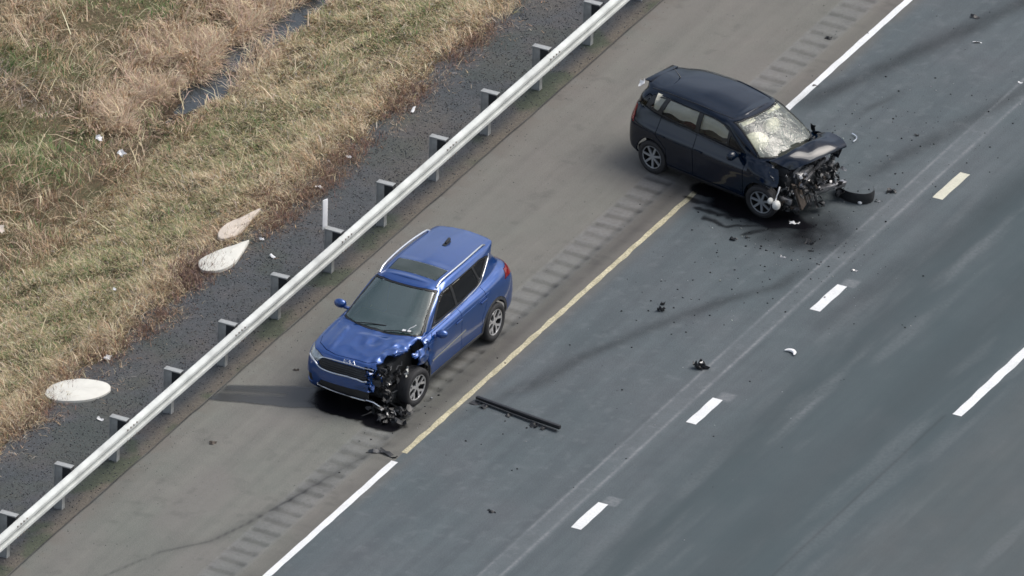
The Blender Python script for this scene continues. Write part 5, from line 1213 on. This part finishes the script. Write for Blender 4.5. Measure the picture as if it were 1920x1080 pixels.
frag((2.52, 5.12, 0), (.20, .15), M_blackp, 'ragged black clump below the wreck, largest of the scattered bits', 15, 13, amp=1.0)
frag((2.66, 4.88, 0), (.12, .06), M_blackp, 'black sliver just below the ragged clump', 15, 14)
frag((1.35, 4.60, 0), (.14, .10), M_blackp, 'dark lump on the left of the scattered bits below the wreck', 15, 15, amp=1.0)
frag((1.52, 4.78, 0), (.10, .07), M_darkp, 'dark chip next to the leftmost lump below the wreck', 45, 16, amp=1.0)
frag((3.62, 4.60, 0), (.12, .04), M_alu, 'pale sliver just beyond the upper middle dash', 5, 17)
frag((2.36, 4.44, 0), (.13, .05), M_alu, 'grey sliver on the stained asphalt below the wreck', 5, 18)
frag((.06, 10.3, 0), (.18, .05), M_blackp, 'dark strip across the edge line above the wreck', 20, 19)
frag((-.55, 11.98, 0), (.14, .08), M_blackp, 'black scrap on the shoulder beside the rumble strip', 10, 20, amp=.9)
frag((-.18, -4.98, 0.0), (.42, .12), M_blackp, 'flat black strip lying over the end of the worn edge line', -12, 22, tilt=(3, 2))
frag((-.42, -5.02, 0.0), (.30, .10), M_darkp, 'grey rubber scrap on the shoulder left of the line end', 25, 23, tilt=(4, 4))
frag((-2.88, -6.05, 0), (.16, .08), M_rust, 'brown clod on the plain shoulder below the damp streak', 25, 24)
frag((-2.88, -3.1, 0), (.12, .05), M_rust, 'small brown chip on the shoulder left of the blue car', 15, 25)
frag((3.02, 12.1, 0), (.09, .05), M_paper, 'tiny white scrap in the upper right of the lane', 0, 26)
frag((2.35, 9.5, 0), (.10, .07), M_blackp, 'black chip on the lane to the right of the silver strip', 0, 27, amp=.9)
frag((4.15, 10.3, 0), (.13, .04), M_alu, 'grey sliver near the pale paving seam at upper right', 50, 28)
# litter on the verge
def litter(loc, size, label, rz, seed, cat='litter', mat=None): return frag(loc, size, mat or M_paper, label, rz, seed, cat, (20, 10), .4, 'paper_scrap')
g0 = lambda x, y, dz=.03: (x, y, float(terr(x, y)) + dz)
litter(g0(-5.15, .38), (.15, .06), 'flat white scrap on the gravel between slab and guardrail', -25, 31)
litter(g0(-5.60, .87), (.10, .06), 'small white scrap at the tip of the larger teardrop slab', 40, 32)
litter(g0(-4.93, -6.14), (.13, .06), 'white scrap on the gravel below the oval slab', 0, 33)
litter(g0(-5.86, -4.12), (.13, .12), 'crumpled white paper among reddish weeds above the oval slab', 10, 34)
litter(g0(-5.54, 6.25), (.06, .16), 'narrow white scrap standing on the gravel near the upper guardrail', 10, 35)
litter(g0(-5.64, 3.02), (.15, .07), 'pale scrap at the gravel edge above the delineator', 10, 36)
litter(g0(-5.72, 4.24), (.12, .06), 'small pale scrap where the gravel meets brown weeds', 10, 37)
litter(g0(-9.72, 3.62, .16), (.18, .14), 'bright white wrapper in the hollow beyond the grass slope', -30, 38)
litter(g0(-10.3, 3.90, .16), (.15, .12), 'torn off-white paper left of the bright wrapper', 30, 39)
litter(g0(-10.3, .20, .14), (.42, .16), 'flattened pale sheet on the brown patch at far left', 10, 40, mat=M_conc2)
litter(g0(-7.0, -1.75, .10), (.07, .05), 'tiny white scrap in the middle of the grass slope', 10, 41)

# countless crumbs of glass and plastic
def crumb_d(X, Y): return np.clip(1.2 * blob(X, Y, 2.3, 5.0, 1.0, .8) + .5 * blob(X, Y, 2.9, 3.8, .8, 1.2) + .35 * blob(X, Y, 2.0, 9.5, 1.5, 2.0) + .25 * blob(X, Y, 1.6, 2.6, 1.0, 1.3) + .35 * blob(X, Y, 2.6, 6.6, .9, .9) + .25 * blob(X, Y, -.4, -3.6, .7, 1.0) + .03, 0, 1)
stones('debris_crumbs', 900, (-1.2, 5.5, -6, 14.5), crumb_d, .004, .024, lambda X, Y, r: palette([(0.012, .012, .014), (.03, .03, .034), (.35, .36, .36)], [7, 3, 2.4], r, len(X)), 71, lambda X, Y: X * 0)
stones('grit', 1500, (-3.6, 0, -13, 14), lambda X, Y: .15 + .85 * sstep(-3.0, -3.6, X), .004, .012, gcol, 73, lambda X, Y: X * 0)
